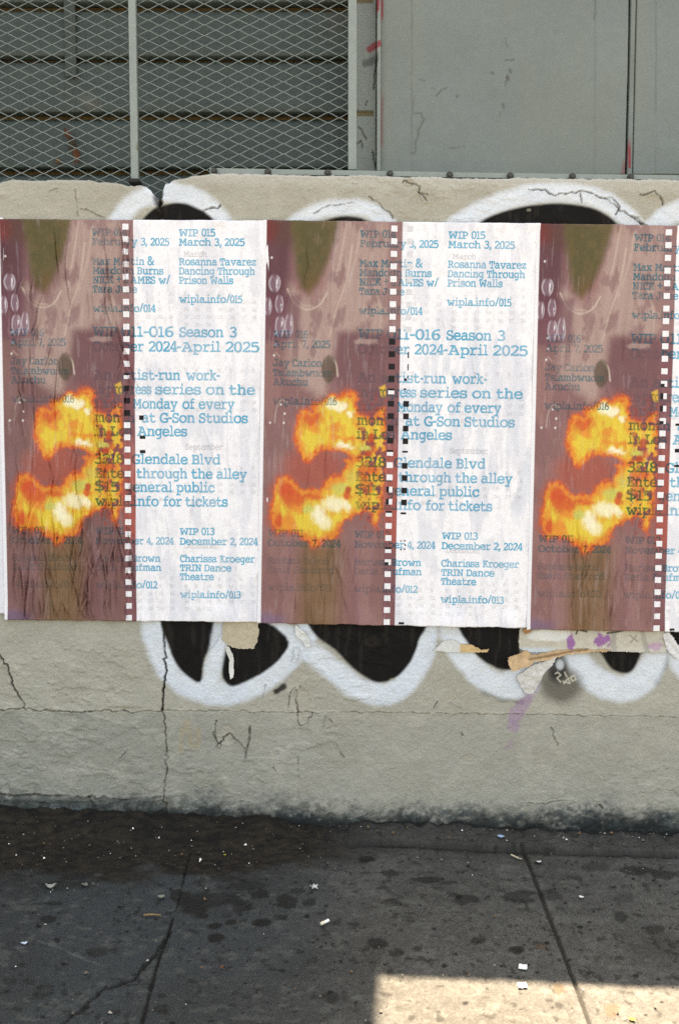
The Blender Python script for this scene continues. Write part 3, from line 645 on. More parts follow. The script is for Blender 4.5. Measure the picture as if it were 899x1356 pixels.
# ================================================================== THE EXPANDED-METAL FENCE
def build_fence():
    x0, x1 = pxx(-700, Y_FENCE), pxx(466, Y_FENCE)
    root = thing('mesh_fence', 'grey expanded metal mesh screen on slim square posts above the wall', 'fence', (pxx(178, Y_FENCE), Y_FENCE, pxz(243, Y_FENCE)))
    ztop = pxz(-420, Y_FENCE)
    zb = pxz(268, Y_FENCE)
    posts = [466.5, 178, -110, -398]
    px2m = 1.973e-3 * (DIST + Y_FENCE) / 2.6
    hw, hv = 14.35 * px2m, 6.46 * px2m
    zref = pxz(88, Y_FENCE, 197)
    V = []; Q = []
    for a, b in zip(posts[1:], posts[:-1]):
        xa, xb = pxx(a, Y_FENCE) + .008, pxx(b, Y_FENCE) - .008
        sec = posts.index(a); xo = pxx(183.05, Y_FENCE) if sec == 1 else pxx(a, Y_FENCE) + .006
        j0 = int((zb - zref) / hv); j1 = int((ztop - zref) / hv)
        rg = np.random.default_rng(sec)
        for j in range(j0, j1):
            pts = []
            n = int((xb - xo) / hw) + 1
            for i in range(0, n + 1):
                x = xo + i * hw; z = zref + (sec - 1) * .004 + hv * (j + ((i + j) % 2)) + rg.normal(0, .0003)
                sag = -.010 * ((x - xa) / (xb - xa) - .5) * (1 if sec == 2 else -.35)
                pts.append((x, z + sag))
            poly = []
            for (p, q) in zip(pts[:-1], pts[1:]):                           # short bond at each node, straight strand between
                poly += [(p[0] - .0015 if p is not pts[0] else p[0], p[1]), (p[0] + .0015, p[1])] if not poly else [(p[0] + .0015, p[1])]
                poly += [(q[0] - .0015, q[1])]
            base = len(V); off = .0004 * (j % 2)
            cnt = 0
            for (x, z) in poly:
                x = min(max(x, xa), xb)
                w = .00132; tw = .0015
                V += [(x, Y_FENCE - tw + off, z - w), (x, Y_FENCE - .0002 + off, z + w), (x, Y_FENCE + tw + off, z + w), (x, Y_FENCE + .0002 + off, z - w)]; cnt += 1
            for k in range(cnt - 1):
                b0 = base + k * 4
                for s in range(4): Q.append((b0 + s, b0 + 4 + s, b0 + 4 + (s + 1) % 4, b0 + (s + 1) % 4))
    mesh_np('expanded_metal', np.array(V), np.array(Q), M['fence'], root, flat=True)
    for px in posts:
        w = .0092 if px != 466.5 else .0105
        xc = pxx(px, Y_FENCE); foot = {178: 241, 466.5: 226}.get(px, 240)
        p = box('post', (xc - w, Y_FENCE - .012, pxz(foot, Y_FENCE)), (xc + w, Y_FENCE + .008, ztop), M['steel'], root, .0012)
        if px == 178:
            f = box('post_foot', (pxx(171, Y_FENCE), Y_FENCE - .03, pxz(245, Y_FENCE)), (pxx(185, Y_FENCE), Y_FENCE + .02, pxz(240, Y_FENCE)), M['dark'], None, .0015)
            f.parent = p
    box('top_rail', (pxx(-398, Y_FENCE) - .01, Y_FENCE - .011, ztop - .001), (pxx(466.5, Y_FENCE) + .0105, Y_FENCE + .007, ztop + .018), M['steel'], root, .001)
build_fence()

GLYPH_DATA = r'''
A|17,0 4,2 0,12 4,21 16,23 20,23 76,171 52,171 38,173 34,183 34,187 36,190 38,192 56,194 103,194 115,193 121,183 185,23 188,23 200,21 203,12 200,3 189,0 144,0 129,2 127,4 125,7 125,12 125,16 127,19 129,21 143,23 158,23 142,62 59,62 45,23 61,23 75,21 78,19 79,16 80,12 79,7 78,4 75,2 60,0;67,84 134,84 99,171
B|26,0 19,1 15,5 14,12 18,21 35,23 40,23 40,171 35,171 19,173 17,175 16,178 15,183 16,189 20,193 27,194 103,194 125,193 143,188 156,181 166,170 172,157 174,142 172,126 164,113 152,103 172,92 183,77 187,56 186,46 184,37 179,28 173,20 166,13 157,7 145,3 130,1 111,0;66,110 100,110 115,111 126,114 135,118 141,123 145,131 146,141 142,157 129,168 107,171 66,171;66,23 102,23 121,24 136,27 146,31 153,38 157,46 158,57 157,69 153,78 145,84 135,87 121,90 104,90 66,90
C|106,-5 90,-4 74,1 59,8 46,18 35,30 26,44 19,60 14,78 13,97 14,116 19,134 26,150 35,164 46,176 59,186 74,194 90,198 107,200 121,199 136,195 153,189 155,194 160,196 165,197 171,196 174,194 176,190 177,174 178,140 175,130 166,127 156,130 151,146 148,154 143,162 137,169 128,174 118,177 107,178 89,175 73,168 60,156 53,144 47,131 44,115 43,97 44,82 47,69 51,57 57,46 65,37 74,30 84,25 96,22 108,20 126,23 143,29 160,40 170,45 178,41 182,33 175,21 157,9 133,-1
D|85,-1 80,-1 73,0 67,0 62,0 29,0 22,1 18,5 16,12 20,21 32,23 36,23 36,171 32,171 20,173 16,183 17,188 19,191 21,193 36,194 98,194 116,193 131,189 146,182 158,173 168,162 176,148 183,133 186,116 187,97 186,78 182,60 175,44 166,30 155,19 143,10 127,4 108,1;82,22 101,23 117,27 131,32 142,40 150,50 156,63 159,79 160,97 158,121 152,140 141,154 130,161 117,167 100,170 81,172 71,171 62,171 62,23
E|23,0 16,1 12,5 11,12 12,16 13,19 15,21 31,23 41,23 41,171 31,171 15,173 11,183 12,188 13,191 16,193 31,194 166,194 173,193 176,189 178,181 178,143 175,131 166,128 157,131 154,142 154,171 67,171 67,116 110,116 110,124 112,137 121,140 124,140 127,138 129,135 131,121 131,90 129,75 121,71 112,75 110,91 110,96 67,96 67,23 154,23 154,50 156,65 158,67 162,69 166,70 175,66 178,53 178,12 176,5 173,1 166,0
F|27,0 21,1 17,5 15,12 19,21 30,23 45,23 45,171 29,171 21,172 17,176 15,183 17,189 21,193 27,194 172,194 178,193 182,189 183,181 183,139 182,133 178,129 172,128 163,131 160,142 160,171 71,171 71,116 115,116 115,120 117,136 125,140 131,139 134,134 135,127 135,85 133,74 125,71 117,75 115,91 115,96 71,96 71,23 106,23 113,22 118,18 119,12 118,5 114,1 108,0
G|109,-5 91,-4 74,1 58,8 44,17 33,29 24,43 17,59 13,77 11,97 13,116 17,134 24,150 33,164 44,176 57,186 72,194 88,198 105,200 120,199 136,195 151,190 154,194 158,197 163,198 168,197 172,195 174,192 176,172 176,150 173,139 164,135 161,135 157,136 150,149 146,156 141,163 134,169 126,174 116,177 105,178 87,175 72,168 59,157 51,145 46,131 42,115 41,97 42,82 45,68 50,56 57,44 65,35 75,28 86,22 99,19 112,18 125,19 139,22 153,28 153,67 112,67 107,68 104,72 103,78 105,86 113,89 184,89 189,87 191,84 192,78 190,69 180,67 178,67 178,17 175,10 169,6 155,1 134,-4
H|29,0 22,1 18,5 16,12 20,21 32,23 36,23 36,171 32,171 20,173 16,183 17,188 19,191 21,193 36,194 70,194 86,193 88,191 90,188 90,183 90,178 88,175 85,173 69,171 61,171 61,114 140,114 140,171 129,171 116,174 112,183 112,187 114,190 116,192 134,194 174,194 180,193 184,189 186,183 182,173 170,171 166,171 166,23 170,23 182,21 186,12 185,7 184,4 181,2 165,0 132,0 117,2 114,4 112,7 112,12 112,16 114,19 117,21 132,23 140,23 140,91 61,91 61,23 73,23 86,21 90,12 90,7 88,4 86,2 72,0
I|44,0 37,1 33,5 32,12 32,16 34,19 36,21 51,23 88,23 88,171 51,171 36,173 32,183 32,188 34,191 36,193 51,194 158,194 165,193 169,189 171,183 166,173 151,171 114,171 114,23 151,23 166,21 169,19 170,16 171,12 167,2 151,0
J|85,-5 55,-1 32,7 20,15 18,27 18,65 20,79 29,82 38,79 41,63 42,48 46,36 52,27 61,21 71,17 83,16 97,17 108,22 116,29 122,39 125,53 126,70 126,171 82,171 66,173 64,175 62,178 62,183 62,188 64,191 67,193 82,194 181,194 187,193 191,189 192,183 188,173 173,171 152,171 152,66 150,44 145,26 137,12 124,3 107,-3
K|24,0 17,1 13,5 12,12 15,21 26,23 42,23 42,171 25,171 18,172 14,176 12,183 13,189 17,193 24,194 80,194 92,192 96,183 95,178 94,175 91,173 75,171 67,171 67,104 136,171 130,171 122,172 117,176 115,183 116,189 120,193 127,194 175,194 182,193 185,189 187,183 183,173 170,171 167,171 103,109 113,106 122,100 132,91 149,66 172,23 177,23 189,21 192,12 191,5 187,1 181,0 165,0 157,1 153,6 128,52 114,73 100,86 86,92 67,75 67,23 79,23 92,21 96,12 92,2 80,0
L|21,0 15,1 11,5 10,12 10,16 12,19 14,21 29,23 50,23 50,171 29,171 14,173 10,183 10,188 12,191 15,193 29,194 111,194 118,193 122,189 123,183 122,178 121,175 118,173 103,171 76,171 76,23 163,23 163,66 165,81 175,86 184,82 186,66 186,12 185,5 181,1 175,0
M|14,0 7,1 4,5 2,12 6,21 18,23 24,23 29,172 26,172 14,174 10,183 11,190 15,193 21,194 48,194 56,193 62,190 65,183 101,81 136,183 140,190 146,193 154,194 181,194 187,193 191,190 192,183 189,174 176,172 174,172 178,23 184,23 196,21 200,12 199,5 195,1 188,0 142,0 130,2 126,12 126,16 128,19 130,21 146,23 153,23 149,164 117,70 111,60 100,58 90,60 84,70 51,164 48,23 59,23 72,21 76,12 72,2 60,0
N|158,-3 150,-2 144,7 56,157 56,23 77,23 89,21 93,12 93,7 91,4 89,2 74,0 26,0 19,1 15,5 14,12 18,21 30,23 33,23 33,171 12,173 9,175 6,178 6,183 6,187 8,190 11,192 34,194 49,194 60,193 66,184 149,41 149,171 131,171 122,172 116,176 114,183 115,187 116,190 118,192 132,194 179,194 186,193 189,189 191,183 187,173 174,171 172,171 172,6 169,-1 160,-3
O|101,-5 85,-4 70,1 56,8 43,18 33,30 24,45 18,61 14,78 12,97 14,117 17,135 24,151 32,165 43,177 55,187 69,194 85,198 101,200 117,198 133,194 147,187 159,177 169,165 178,151 185,135 188,117 190,97 188,78 185,60 178,44 169,29 159,17 147,8 133,1 117,-4;101,18 118,20 132,27 144,38 151,50 156,63 159,79 160,97 159,116 156,131 151,145 144,156 132,168 118,174 101,177 84,174 70,168 58,156 51,145 46,131 43,116 42,97 43,79 46,63 51,50 58,38 70,27 85,20
P|26,0 20,1 16,5 15,12 16,18 20,22 27,23 48,23 48,171 36,171 19,173 17,175 15,178 15,183 16,189 20,193 26,194 102,194 138,191 163,179 178,160 183,134 178,107 163,88 138,77 102,73 74,73 74,23 108,23 116,22 121,18 123,12 119,2 106,0;74,95 104,95 126,97 143,104 152,116 155,133 152,150 143,161 126,169 104,171 74,171
R|21,0 15,1 11,5 10,12 13,21 24,23 39,23 39,172 24,172 16,173 12,177 10,183 11,190 15,193 21,194 91,194 130,192 151,183 165,168 169,159 172,149 173,138 171,126 168,116 161,106 153,98 142,92 129,87 137,81 143,74 176,23 181,23 194,21 197,12 196,5 192,1 186,0 168,0 158,3 152,12 141,28 129,46 118,62 103,80 86,84 64,84 64,23 76,23 89,21 93,12 89,2 77,0;64,106 98,106 124,110 139,121 144,139 139,157 124,169 99,172 64,172
S|40,-7 33,-5 28,1 26,10 25,25 24,40 24,48 24,52 27,62 37,66 43,64 48,59 51,51 54,42 60,34 68,27 78,21 89,18 102,17 116,18 128,22 137,27 144,35 149,43 150,53 147,68 136,78 118,84 94,87 74,91 58,97 45,104 36,114 31,126 29,141 30,152 33,162 38,171 45,179 54,186 64,192 75,196 88,199 101,200 114,199 128,196 143,190 145,197 153,199 160,198 164,196 166,192 169,152 169,150 168,144 164,140 157,138 151,140 147,144 144,151 141,158 136,165 129,170 120,174 111,177 100,178 88,177 77,173 68,168 61,161 57,152 55,142 60,128 72,118 93,113 119,109 144,103 163,92 173,76 177,56 175,39 168,24 157,12 142,2 123,-3 101,-5 86,-4 69,0 53,6 50,-4
T|55,0 49,1 45,5 44,12 47,21 58,23 88,23 88,171 41,171 40,128 37,113 27,109 20,111 16,115 15,122 17,183 19,189 23,193 30,194 172,194 179,193 183,189 185,183 187,121 186,115 182,110 175,109 165,113 163,128 161,171 114,171 114,23 145,23 153,22 157,18 158,12 157,5 153,1 147,0
W|47,0 42,2 40,9 15,172 13,172 6,173 2,177 1,183 4,192 10,194 63,194 75,192 79,183 77,177 72,173 64,172 41,172 59,42 87,140 90,147 97,148 104,148 111,147 115,141 147,42 163,172 137,172 129,173 124,177 123,183 126,192 138,194 191,194 198,192 200,183 199,177 195,173 188,172 186,172 163,8 161,2 156,0 145,0 141,1 138,3 136,7 100,120 69,7 66,2 60,0
Z|46,0 35,4 30,15 31,21 34,27 38,34 132,171 63,171 61,129 59,122 55,119 48,118 42,119 38,124 37,132 39,183 40,189 45,193 51,194 145,194 156,193 163,188 165,180 159,164 62,23 138,23 140,61 143,77 152,81 159,79 163,75 164,66 162,11 160,5 156,1 149,0
a|77,-4 61,-3 48,2 37,10 29,20 24,31 22,45 25,61 31,74 42,85 57,93 76,98 98,99 137,94 137,95 133,116 121,128 100,132 92,132 82,129 72,126 59,120 51,119 43,122 40,131 42,138 48,143 58,148 71,152 85,155 101,155 120,154 136,149 148,141 156,130 161,116 163,97 163,23 171,23 186,21 188,19 190,16 190,12 189,5 185,1 177,0 151,0 146,1 142,5 140,11 138,21 124,10 109,2 93,-2;81,21 108,26 129,39 134,44 136,50 137,55 137,73 103,78 87,77 73,74 63,70 55,63 50,55 49,47 50,40 53,34 58,29 64,24 72,22
b|112,-3 91,0 74,8 61,21 61,8 60,4 58,1 54,0 25,0 17,1 13,5 11,12 12,16 13,19 16,21 31,23 34,23 34,191 16,194 13,197 11,203 13,209 17,213 25,215 49,215 55,214 58,212 59,208 59,128 73,141 91,149 113,151 127,150 140,147 152,141 163,133 172,124 180,113 185,101 189,88 190,74 189,60 185,47 179,35 172,24 162,15 151,7 139,2 126,-2;110,23 124,24 137,29 147,37 155,48 160,61 162,75 161,85 159,94 155,102 150,109 144,116 137,121 128,125 120,127 110,128 100,127 91,125 83,121 76,116 70,109 65,102 61,94 59,85 58,75 59,66 61,57 64,49 69,41 75,35 82,30 91,26 100,24
c|99,-4 84,-3 70,1 56,7 45,14 35,24 27,35 21,48 17,61 16,76 17,90 21,104 27,117 35,128 45,137 56,145 69,151 84,154 99,155 115,154 132,149 150,142 152,148 156,152 163,153 168,152 171,151 173,148 175,133 175,102 174,95 169,91 163,90 157,91 153,94 149,99 138,116 122,127 102,130 91,129 81,127 72,123 64,118 57,111 52,104 48,95 45,86 45,76 46,60 52,47 60,36 71,27 85,22 101,20 119,23 136,30 152,43 164,47 172,44 176,36 169,23 152,10 127,0
d|88,-4 74,-3 62,0 50,6 40,14 31,23 24,34 19,46 16,60 15,74 16,88 19,102 25,114 33,125 42,134 53,142 66,147 79,151 93,152 114,149 132,141 146,128 146,191 137,191 120,193 117,195 115,198 115,203 116,209 121,213 128,215 162,215 167,214 170,212 171,208 171,23 178,23 187,22 192,18 193,12 192,5 188,1 182,0 150,0 147,1 145,4 144,8 144,22 133,11 120,2 105,-2;94,22 104,23 113,25 121,29 128,34 135,40 140,48 143,56 146,65 146,75 146,85 144,94 140,102 135,109 129,116 122,121 114,125 105,127 95,128 80,126 68,121 57,113 49,102 45,89 43,74 45,59 49,47 57,37 68,29 80,24
e|99,-4 84,-3 69,0 56,6 44,13 35,23 27,34 22,46 18,61 17,76 18,91 22,105 28,118 36,129 46,138 58,145 71,151 86,154 103,155 118,154 132,151 144,146 155,139 165,130 173,120 178,109 182,97 183,84 182,77 180,73 177,70 160,68 46,68 48,54 54,41 62,32 73,25 86,21 102,19 126,23 151,33 171,40 179,37 182,29 181,25 179,21 175,17 154,6 127,-1;46,90 153,90 150,102 145,112 137,121 127,128 115,132 103,133 89,132 77,128 66,122 57,113 51,102
f|45,0 37,1 33,5 31,12 33,18 37,22 44,24 72,24 72,124 45,124 38,125 33,129 32,136 33,142 37,146 45,147 71,147 70,153 70,159 72,177 78,191 87,202 101,209 119,213 142,215 162,213 174,207 178,198 174,190 165,186 150,188 131,190 120,190 111,187 104,183 100,176 97,168 96,157 96,152 97,147 154,147 162,146 166,142 168,136 166,129 162,125 155,124 98,124 98,24 151,24 159,22 164,18 165,12 164,5 159,1 152,0
g|93,-65 73,-64 61,-59 57,-50 61,-41 71,-38 78,-38 85,-39 98,-40 113,-39 124,-35 133,-29 138,-20 142,-7 143,9 143,29 129,17 112,9 93,7 80,8 68,11 56,16 46,23 38,32 31,42 26,54 23,66 22,80 23,93 26,105 32,116 39,126 47,135 58,142 69,148 81,151 94,152 111,150 127,143 143,133 143,145 144,148 147,151 152,151 177,151 184,150 189,146 190,140 186,131 171,128 168,128 168,5 165,-26 155,-44 137,-57 125,-62 110,-65;96,32 110,33 122,38 131,45 139,55 144,66 145,80 144,93 139,104 132,114 122,121 110,126 96,127 83,126 72,121 62,114 54,105 49,93 48,80 49,67 54,55 61,45 71,38 83,33
h|30,0 23,1 18,5 17,12 17,16 19,19 21,21 36,23 39,23 39,191 21,194 17,203 18,209 23,213 30,215 55,215 60,214 63,212 64,208 64,133 80,146 96,153 112,155 127,154 140,149 151,141 159,129 164,115 166,97 166,23 173,23 182,22 187,18 188,12 187,5 183,1 175,0 132,0 121,3 119,12 122,21 135,23 141,23 141,91 140,103 137,113 132,121 125,126 116,129 106,130 86,125 70,111 66,105 64,98 64,91 64,23 71,23 83,21 87,12 84,2 74,0
i|103,183 89,186 86,199 87,216 92,224 103,226 109,225 114,224 117,221 120,203 117,186;41,0 33,1 29,5 28,12 29,18 34,22 41,23 91,23 91,128 59,128 52,130 47,133 46,140 47,146 51,150 59,151 107,151 112,151 115,148 116,145 116,23 169,23 176,22 180,18 181,12 178,3 168,0
k|31,0 24,1 19,5 18,12 18,16 20,19 23,21 39,23 46,23 46,191 40,191 23,193 20,195 18,198 17,203 19,209 23,213 31,215 62,215 67,214 70,212 71,208 71,90 119,130 113,133 109,137 108,142 110,147 114,150 122,151 167,151 174,150 178,147 179,140 178,134 174,131 168,129 148,125 128,112 104,91 166,23 180,23 190,21 193,12 192,5 187,1 180,0 136,0 128,1 123,5 122,10 123,16 128,20 135,23 86,76 71,63 71,14 68,4 61,0
l|44,0 37,1 32,5 31,12 32,18 37,22 45,23 90,23 90,191 62,191 43,194 38,203 40,209 44,213 51,215 105,215 111,214 114,212 115,208 115,23 166,23 173,22 177,18 178,12 175,3 165,0
m|13,0 6,1 2,5 0,12 5,21 19,23 23,23 23,128 15,128 7,130 2,133 0,140 2,146 6,150 13,151 38,151 46,150 48,142 57,149 67,154 79,155 93,153 103,147 109,135 119,147 132,153 146,155 159,154 170,149 177,141 182,129 185,115 186,97 186,23 189,23 202,21 206,12 205,5 201,1 194,0 175,0 167,2 162,7 161,16 161,91 160,106 159,116 157,123 153,127 149,129 143,130 136,129 130,126 124,121 120,113 117,103 117,91 117,23 120,23 133,21 137,12 135,5 132,1 125,0 104,0 95,4 93,18 93,104 92,112 90,118 87,123 83,127 77,130 72,130 62,128 54,123 47,113 47,23 54,23 67,21 70,12 67,3 57,0
n|31,0 24,1 19,5 17,12 18,16 19,19 22,21 37,23 40,23 40,128 33,128 24,130 19,133 17,140 18,144 20,147 22,149 41,151 55,151 61,151 64,148 65,145 65,134 81,146 97,153 113,155 128,154 140,149 151,141 160,129 165,115 166,97 166,23 174,23 182,22 187,18 189,12 185,2 172,0 135,0 122,2 119,12 123,21 135,23 141,23 141,91 137,113 126,126 107,130 86,125 71,111 67,105 65,98 64,91 64,23 72,23 84,21 87,12 84,2 70,0
o|101,-4 85,-3 70,0 56,6 44,14 34,23 26,34 20,47 16,60 15,76 16,91 20,104 26,117 34,128 44,138 56,145 70,151 85,154 101,155 117,154 132,151 146,145 158,138 168,128 176,117 182,104 185,91 187,76 185,60 182,47 176,34 168,23 158,14 146,6 132,0 117,-3;101,19 112,20 122,22 131,26 139,31 146,38 151,46 155,55 158,65 158,76 158,86 155,96 151,105 146,113 139,120 131,125 122,130 112,132 101,133 90,132 80,130 71,125 63,120 57,113 51,105 47,96 44,86 44,76 44,65 47,55 51,46 57,38 63,32 72,26 81,22 90,20
p|24,-65 17,-64 13,-60 11,-54 16,-44 31,-42 34,-42 34,128 27,128 18,130 13,133 11,140 13,146 17,150 24,151 49,151 55,151 58,148 59,145 59,129 75,142 92,149 112,152 127,151 140,147 152,142 163,134 172,125 180,113 185,101 189,88 190,74 189,60 185,47 180,35 173,25 164,16 153,9 142,4 129,1 115,0 98,1 83,6 69,13 58,24 58,-42 98,-42 105,-43 109,-47 110,-54 107,-63 97,-65;109,24 124,25 137,30 147,38 155,49 160,61 162,75 161,85 159,94 155,102 150,109 144,115 137,120 129,124 120,126 109,127 100,126 91,124 82,120 75,115 69,108 64,101 61,93 58,85 58,75 58,66 61,57 64,49 69,42 75,36 82,31 91,27 100,25
r|31,0 24,1 19,5 18,12 19,18 24,22 32,23 60,23 60,128 41,128 32,130 27,133 26,140 27,146 31,150 39,151 76,151 81,151 84,148 85,145 85,117 101,134 117,146 135,153 154,155 163,155 171,153 178,149 183,145 185,140 186,134 182,124 172,119 160,124 143,129 130,127 116,119 101,108 85,91 85,23 139,23 146,22 150,18 152,12 149,3 138,0
s|41,-4 35,-2 31,3 29,12 29,41 31,48 34,53 41,54 46,53 50,50 52,44 56,37 62,31 71,26 81,21 93,18 106,17 117,18 127,21 134,25 140,30 144,36 145,43 144,51 141,56 136,60 108,64 98,64 78,66 61,70 47,76 38,85 32,96 30,110 32,123 37,134 46,143 59,150 74,154 93,156 106,155 118,153 130,150 132,149 135,148 138,149 145,153 151,155 158,153 161,147 163,138 163,119 161,110 158,105 151,103 148,104 143,108 137,113 124,125 108,133 89,135 79,134 71,132 64,128 59,123 56,117 55,111 56,105 59,100 64,96 78,93 98,91 139,87 149,83 157,78 164,72 168,65 171,56 172,45 170,32 165,20 155,10 143,2 127,-2 108,-4 92,-3 76,0 58,4
t|113,-3 91,0 74,8 61,21 58,30 56,43 55,59 55,119 28,119 21,120 16,124 15,131 15,135 17,139 20,141 37,142 55,142 55,185 57,192 61,197 68,198 73,198 77,196 79,193 81,176 81,142 146,142 154,141 159,137 161,131 160,124 155,120 147,119 81,119 81,64 84,37 87,32 90,27 94,24 112,21 123,22 135,25 147,30 173,38 181,35 185,27 184,23 181,19 177,15 158,6 134,-1
u|89,-3 65,0 48,11 38,29 35,54 35,128 27,128 19,130 14,133 12,140 14,146 18,150 25,151 50,151 58,149 59,141 59,60 60,48 63,38 68,31 75,25 85,22 96,21 118,26 134,40 137,46 139,53 140,60 140,128 117,128 110,130 106,133 105,140 107,146 111,150 118,151 153,151 163,148 165,136 165,23 172,23 180,22 185,18 187,12 186,5 181,1 174,0 149,0 144,1 141,3 140,7 140,18 115,2 107,-1 98,-3
v|99,-6 87,-3 80,9 26,128 11,131 7,140 9,146 13,150 20,151 66,151 78,149 82,140 81,136 80,133 77,131 62,128 56,128 99,22 146,128 137,128 120,130 117,132 116,136 115,140 119,149 131,151 181,151 189,150 193,146 194,140 194,136 192,133 190,131 176,128 173,128 119,9 111,-3
w|65,-6 55,-2 49,9 11,128 0,131 -3,140 -2,146 2,150 9,151 53,151 65,149 68,140 68,136 66,132 64,130 48,128 37,128 65,30 87,101 90,108 94,111 100,112 111,109 117,98 137,30 165,128 153,128 138,130 136,132 134,136 134,140 137,149 148,151 192,151 198,150 201,146 202,140 199,131 188,128 151,5 148,-1 144,-4 138,-6 127,-2 122,9 100,83 79,5 76,-1 71,-4
x|25,0 19,1 15,6 14,12 16,18 22,22 32,23 36,23 89,78 37,128 34,128 21,131 17,140 22,149 38,151 71,151 81,150 86,146 88,140 86,133 80,130 69,128 104,94 138,128 135,128 125,130 119,133 117,140 118,146 124,150 133,151 176,151 184,148 187,140 186,133 180,130 171,128 166,128 119,79 176,23 178,23 185,22 189,18 190,11 190,7 189,4 186,2 171,0 137,0 128,1 122,5 120,11 122,18 127,22 135,23 144,23 103,63 65,23 71,23 80,22 85,18 87,11 85,5 80,1 70,0
y|28,-65 17,-63 14,-54 15,-47 19,-43 26,-42 62,-42 89,10 29,128 14,131 10,140 11,146 16,150 23,151 69,151 80,149 84,140 80,131 65,128 59,128 103,38 148,128 142,128 127,131 122,140 126,149 138,151 178,151 186,150 190,146 191,140 188,131 175,128 89,-42 96,-42 111,-44 114,-46 116,-49 116,-54 115,-60 110,-64 103,-65
z|52,0 41,2 35,7 33,15 36,25 45,35 138,128 60,128 60,120 58,103 56,100 53,98 48,97 42,99 38,103 37,110 37,138 39,146 47,150 59,151 146,151 160,150 168,144 170,135 169,128 164,120 155,111 65,23 147,23 147,32 149,49 151,52 154,53 159,54 165,53 169,48 170,41 170,14 170,9 168,5 165,3 151,0
0|101,-5 88,-4 76,1 65,8 56,18 48,31 42,46 38,63 35,82 34,103 35,128 38,149 44,168 52,183 66,199 82,209 101,212 114,211 126,206 137,199 146,189 154,176 160,161 165,144 167,125 168,103 167,79 164,58 158,40 150,24 137,8 120,-2;101,18 112,20 122,27 130,39 135,51 138,66 140,83 141,103 140,123 138,141 135,155 130,168 122,179 112,186 101,189 90,186 80,179 72,168 67,156 64,141 62,124 61,103 62,84 64,66 67,51 72,39 80,27 90,20
1|56,0 49,1 44,5 43,12 43,16 45,19 48,21 65,23 93,23 93,183 62,176 59,175 57,175 50,176 47,180 45,186 47,191 50,195 56,197 105,210 112,211 116,210 118,206 119,200 119,23 145,23 163,21 165,19 167,16 167,12 166,5 161,1 154,0
2|44,0 34,2 29,6 27,14 28,20 31,26 35,32 51,47 79,74 108,103 124,122 129,132 133,141 134,150 133,161 129,171 124,179 116,185 108,188 98,189 75,184 69,180 64,175 60,169 56,163 51,160 45,158 37,163 35,176 38,187 50,197 72,208 98,212 110,211 121,209 131,204 140,198 148,191 154,182 158,173 161,162 162,151 157,128 142,104 115,74 64,26 139,26 141,34 145,39 152,40 158,39 162,34 164,27 163,24 163,21 162,11 160,5 157,1 152,0
3|94,-5 63,-1 39,11 34,15 31,20 30,25 34,33 42,37 51,34 68,26 83,21 95,20 108,21 118,25 127,31 134,39 138,49 139,60 138,70 134,80 128,88 120,94 109,97 96,99 85,101 82,110 83,116 86,120 90,121 108,124 115,126 121,130 126,135 130,141 132,147 133,154 132,164 128,172 123,180 116,185 108,188 99,189 82,187 70,180 60,175 52,172 44,175 41,182 42,187 45,191 50,196 73,208 100,212 111,211 122,209 131,205 139,200 146,193 152,186 156,177 159,168 160,158 156,138 145,123 127,113 139,108 149,102 157,94 162,84 166,72 167,60 166,47 163,36 158,26 151,17 142,9 132,3 120,-2 108,-4
4|97,0 87,3 84,12 85,18 89,22 96,23 115,23 115,51 38,51 33,52 31,55 30,61 30,72 32,81 105,206 108,209 111,212 114,211 118,211 134,209 137,207 138,205 139,200 139,76 147,76 153,79 157,81 162,80 164,78 165,73 165,70 165,67 163,59 161,54 153,51 139,51 139,23 145,23 159,21 163,12 162,5 157,1 150,0;53,76 115,76 115,187
5|93,-5 75,-5 60,-2 47,2 37,7 31,14 29,20 32,28 40,31 48,29 65,23 79,20 92,18 106,20 118,24 128,32 135,41 140,53 141,66 140,75 138,83 135,90 130,97 125,102 119,107 112,110 104,112 95,113 83,112 70,108 57,101 49,98 46,99 43,100 42,103 40,115 40,197 42,202 47,206 55,207 138,207 147,205 152,201 154,194 152,187 147,183 138,181 64,181 64,128 78,133 90,135 102,136 114,135 126,132 136,127 145,120 153,112 160,102 165,91 168,80 169,67 168,54 164,41 159,30 152,20 143,11 132,4 121,-1 108,-4
6|105,-5 91,-4 78,0 67,6 57,15 49,26 42,39 38,54 35,71 34,89 35,107 37,124 41,139 47,154 57,171 69,185 84,197 100,205 118,211 138,212 159,210 162,208 164,205 165,201 160,193 141,190 120,188 103,181 88,169 78,157 71,143 66,126 62,107 75,120 89,128 105,130 117,129 127,126 137,121 146,114 153,106 159,97 164,86 167,75 168,63 167,50 164,38 160,27 153,18 146,10 137,3 127,-1 117,-4;104,18 113,19 122,23 129,30 135,38 139,49 140,61 139,74 135,85 129,94 121,101 113,105 102,106 92,105 84,101 76,95 70,86 67,76 66,64 67,51 71,40 77,30 85,24 94,19
7|82,-3 78,-2 76,-1 75,2 76,7 141,182 57,182 56,174 51,169 45,167 39,168 35,172 34,178 35,184 36,197 38,203 42,206 47,207 156,207 161,206 164,203 165,198 165,193 164,187 162,179 103,3 101,-2 97,-3
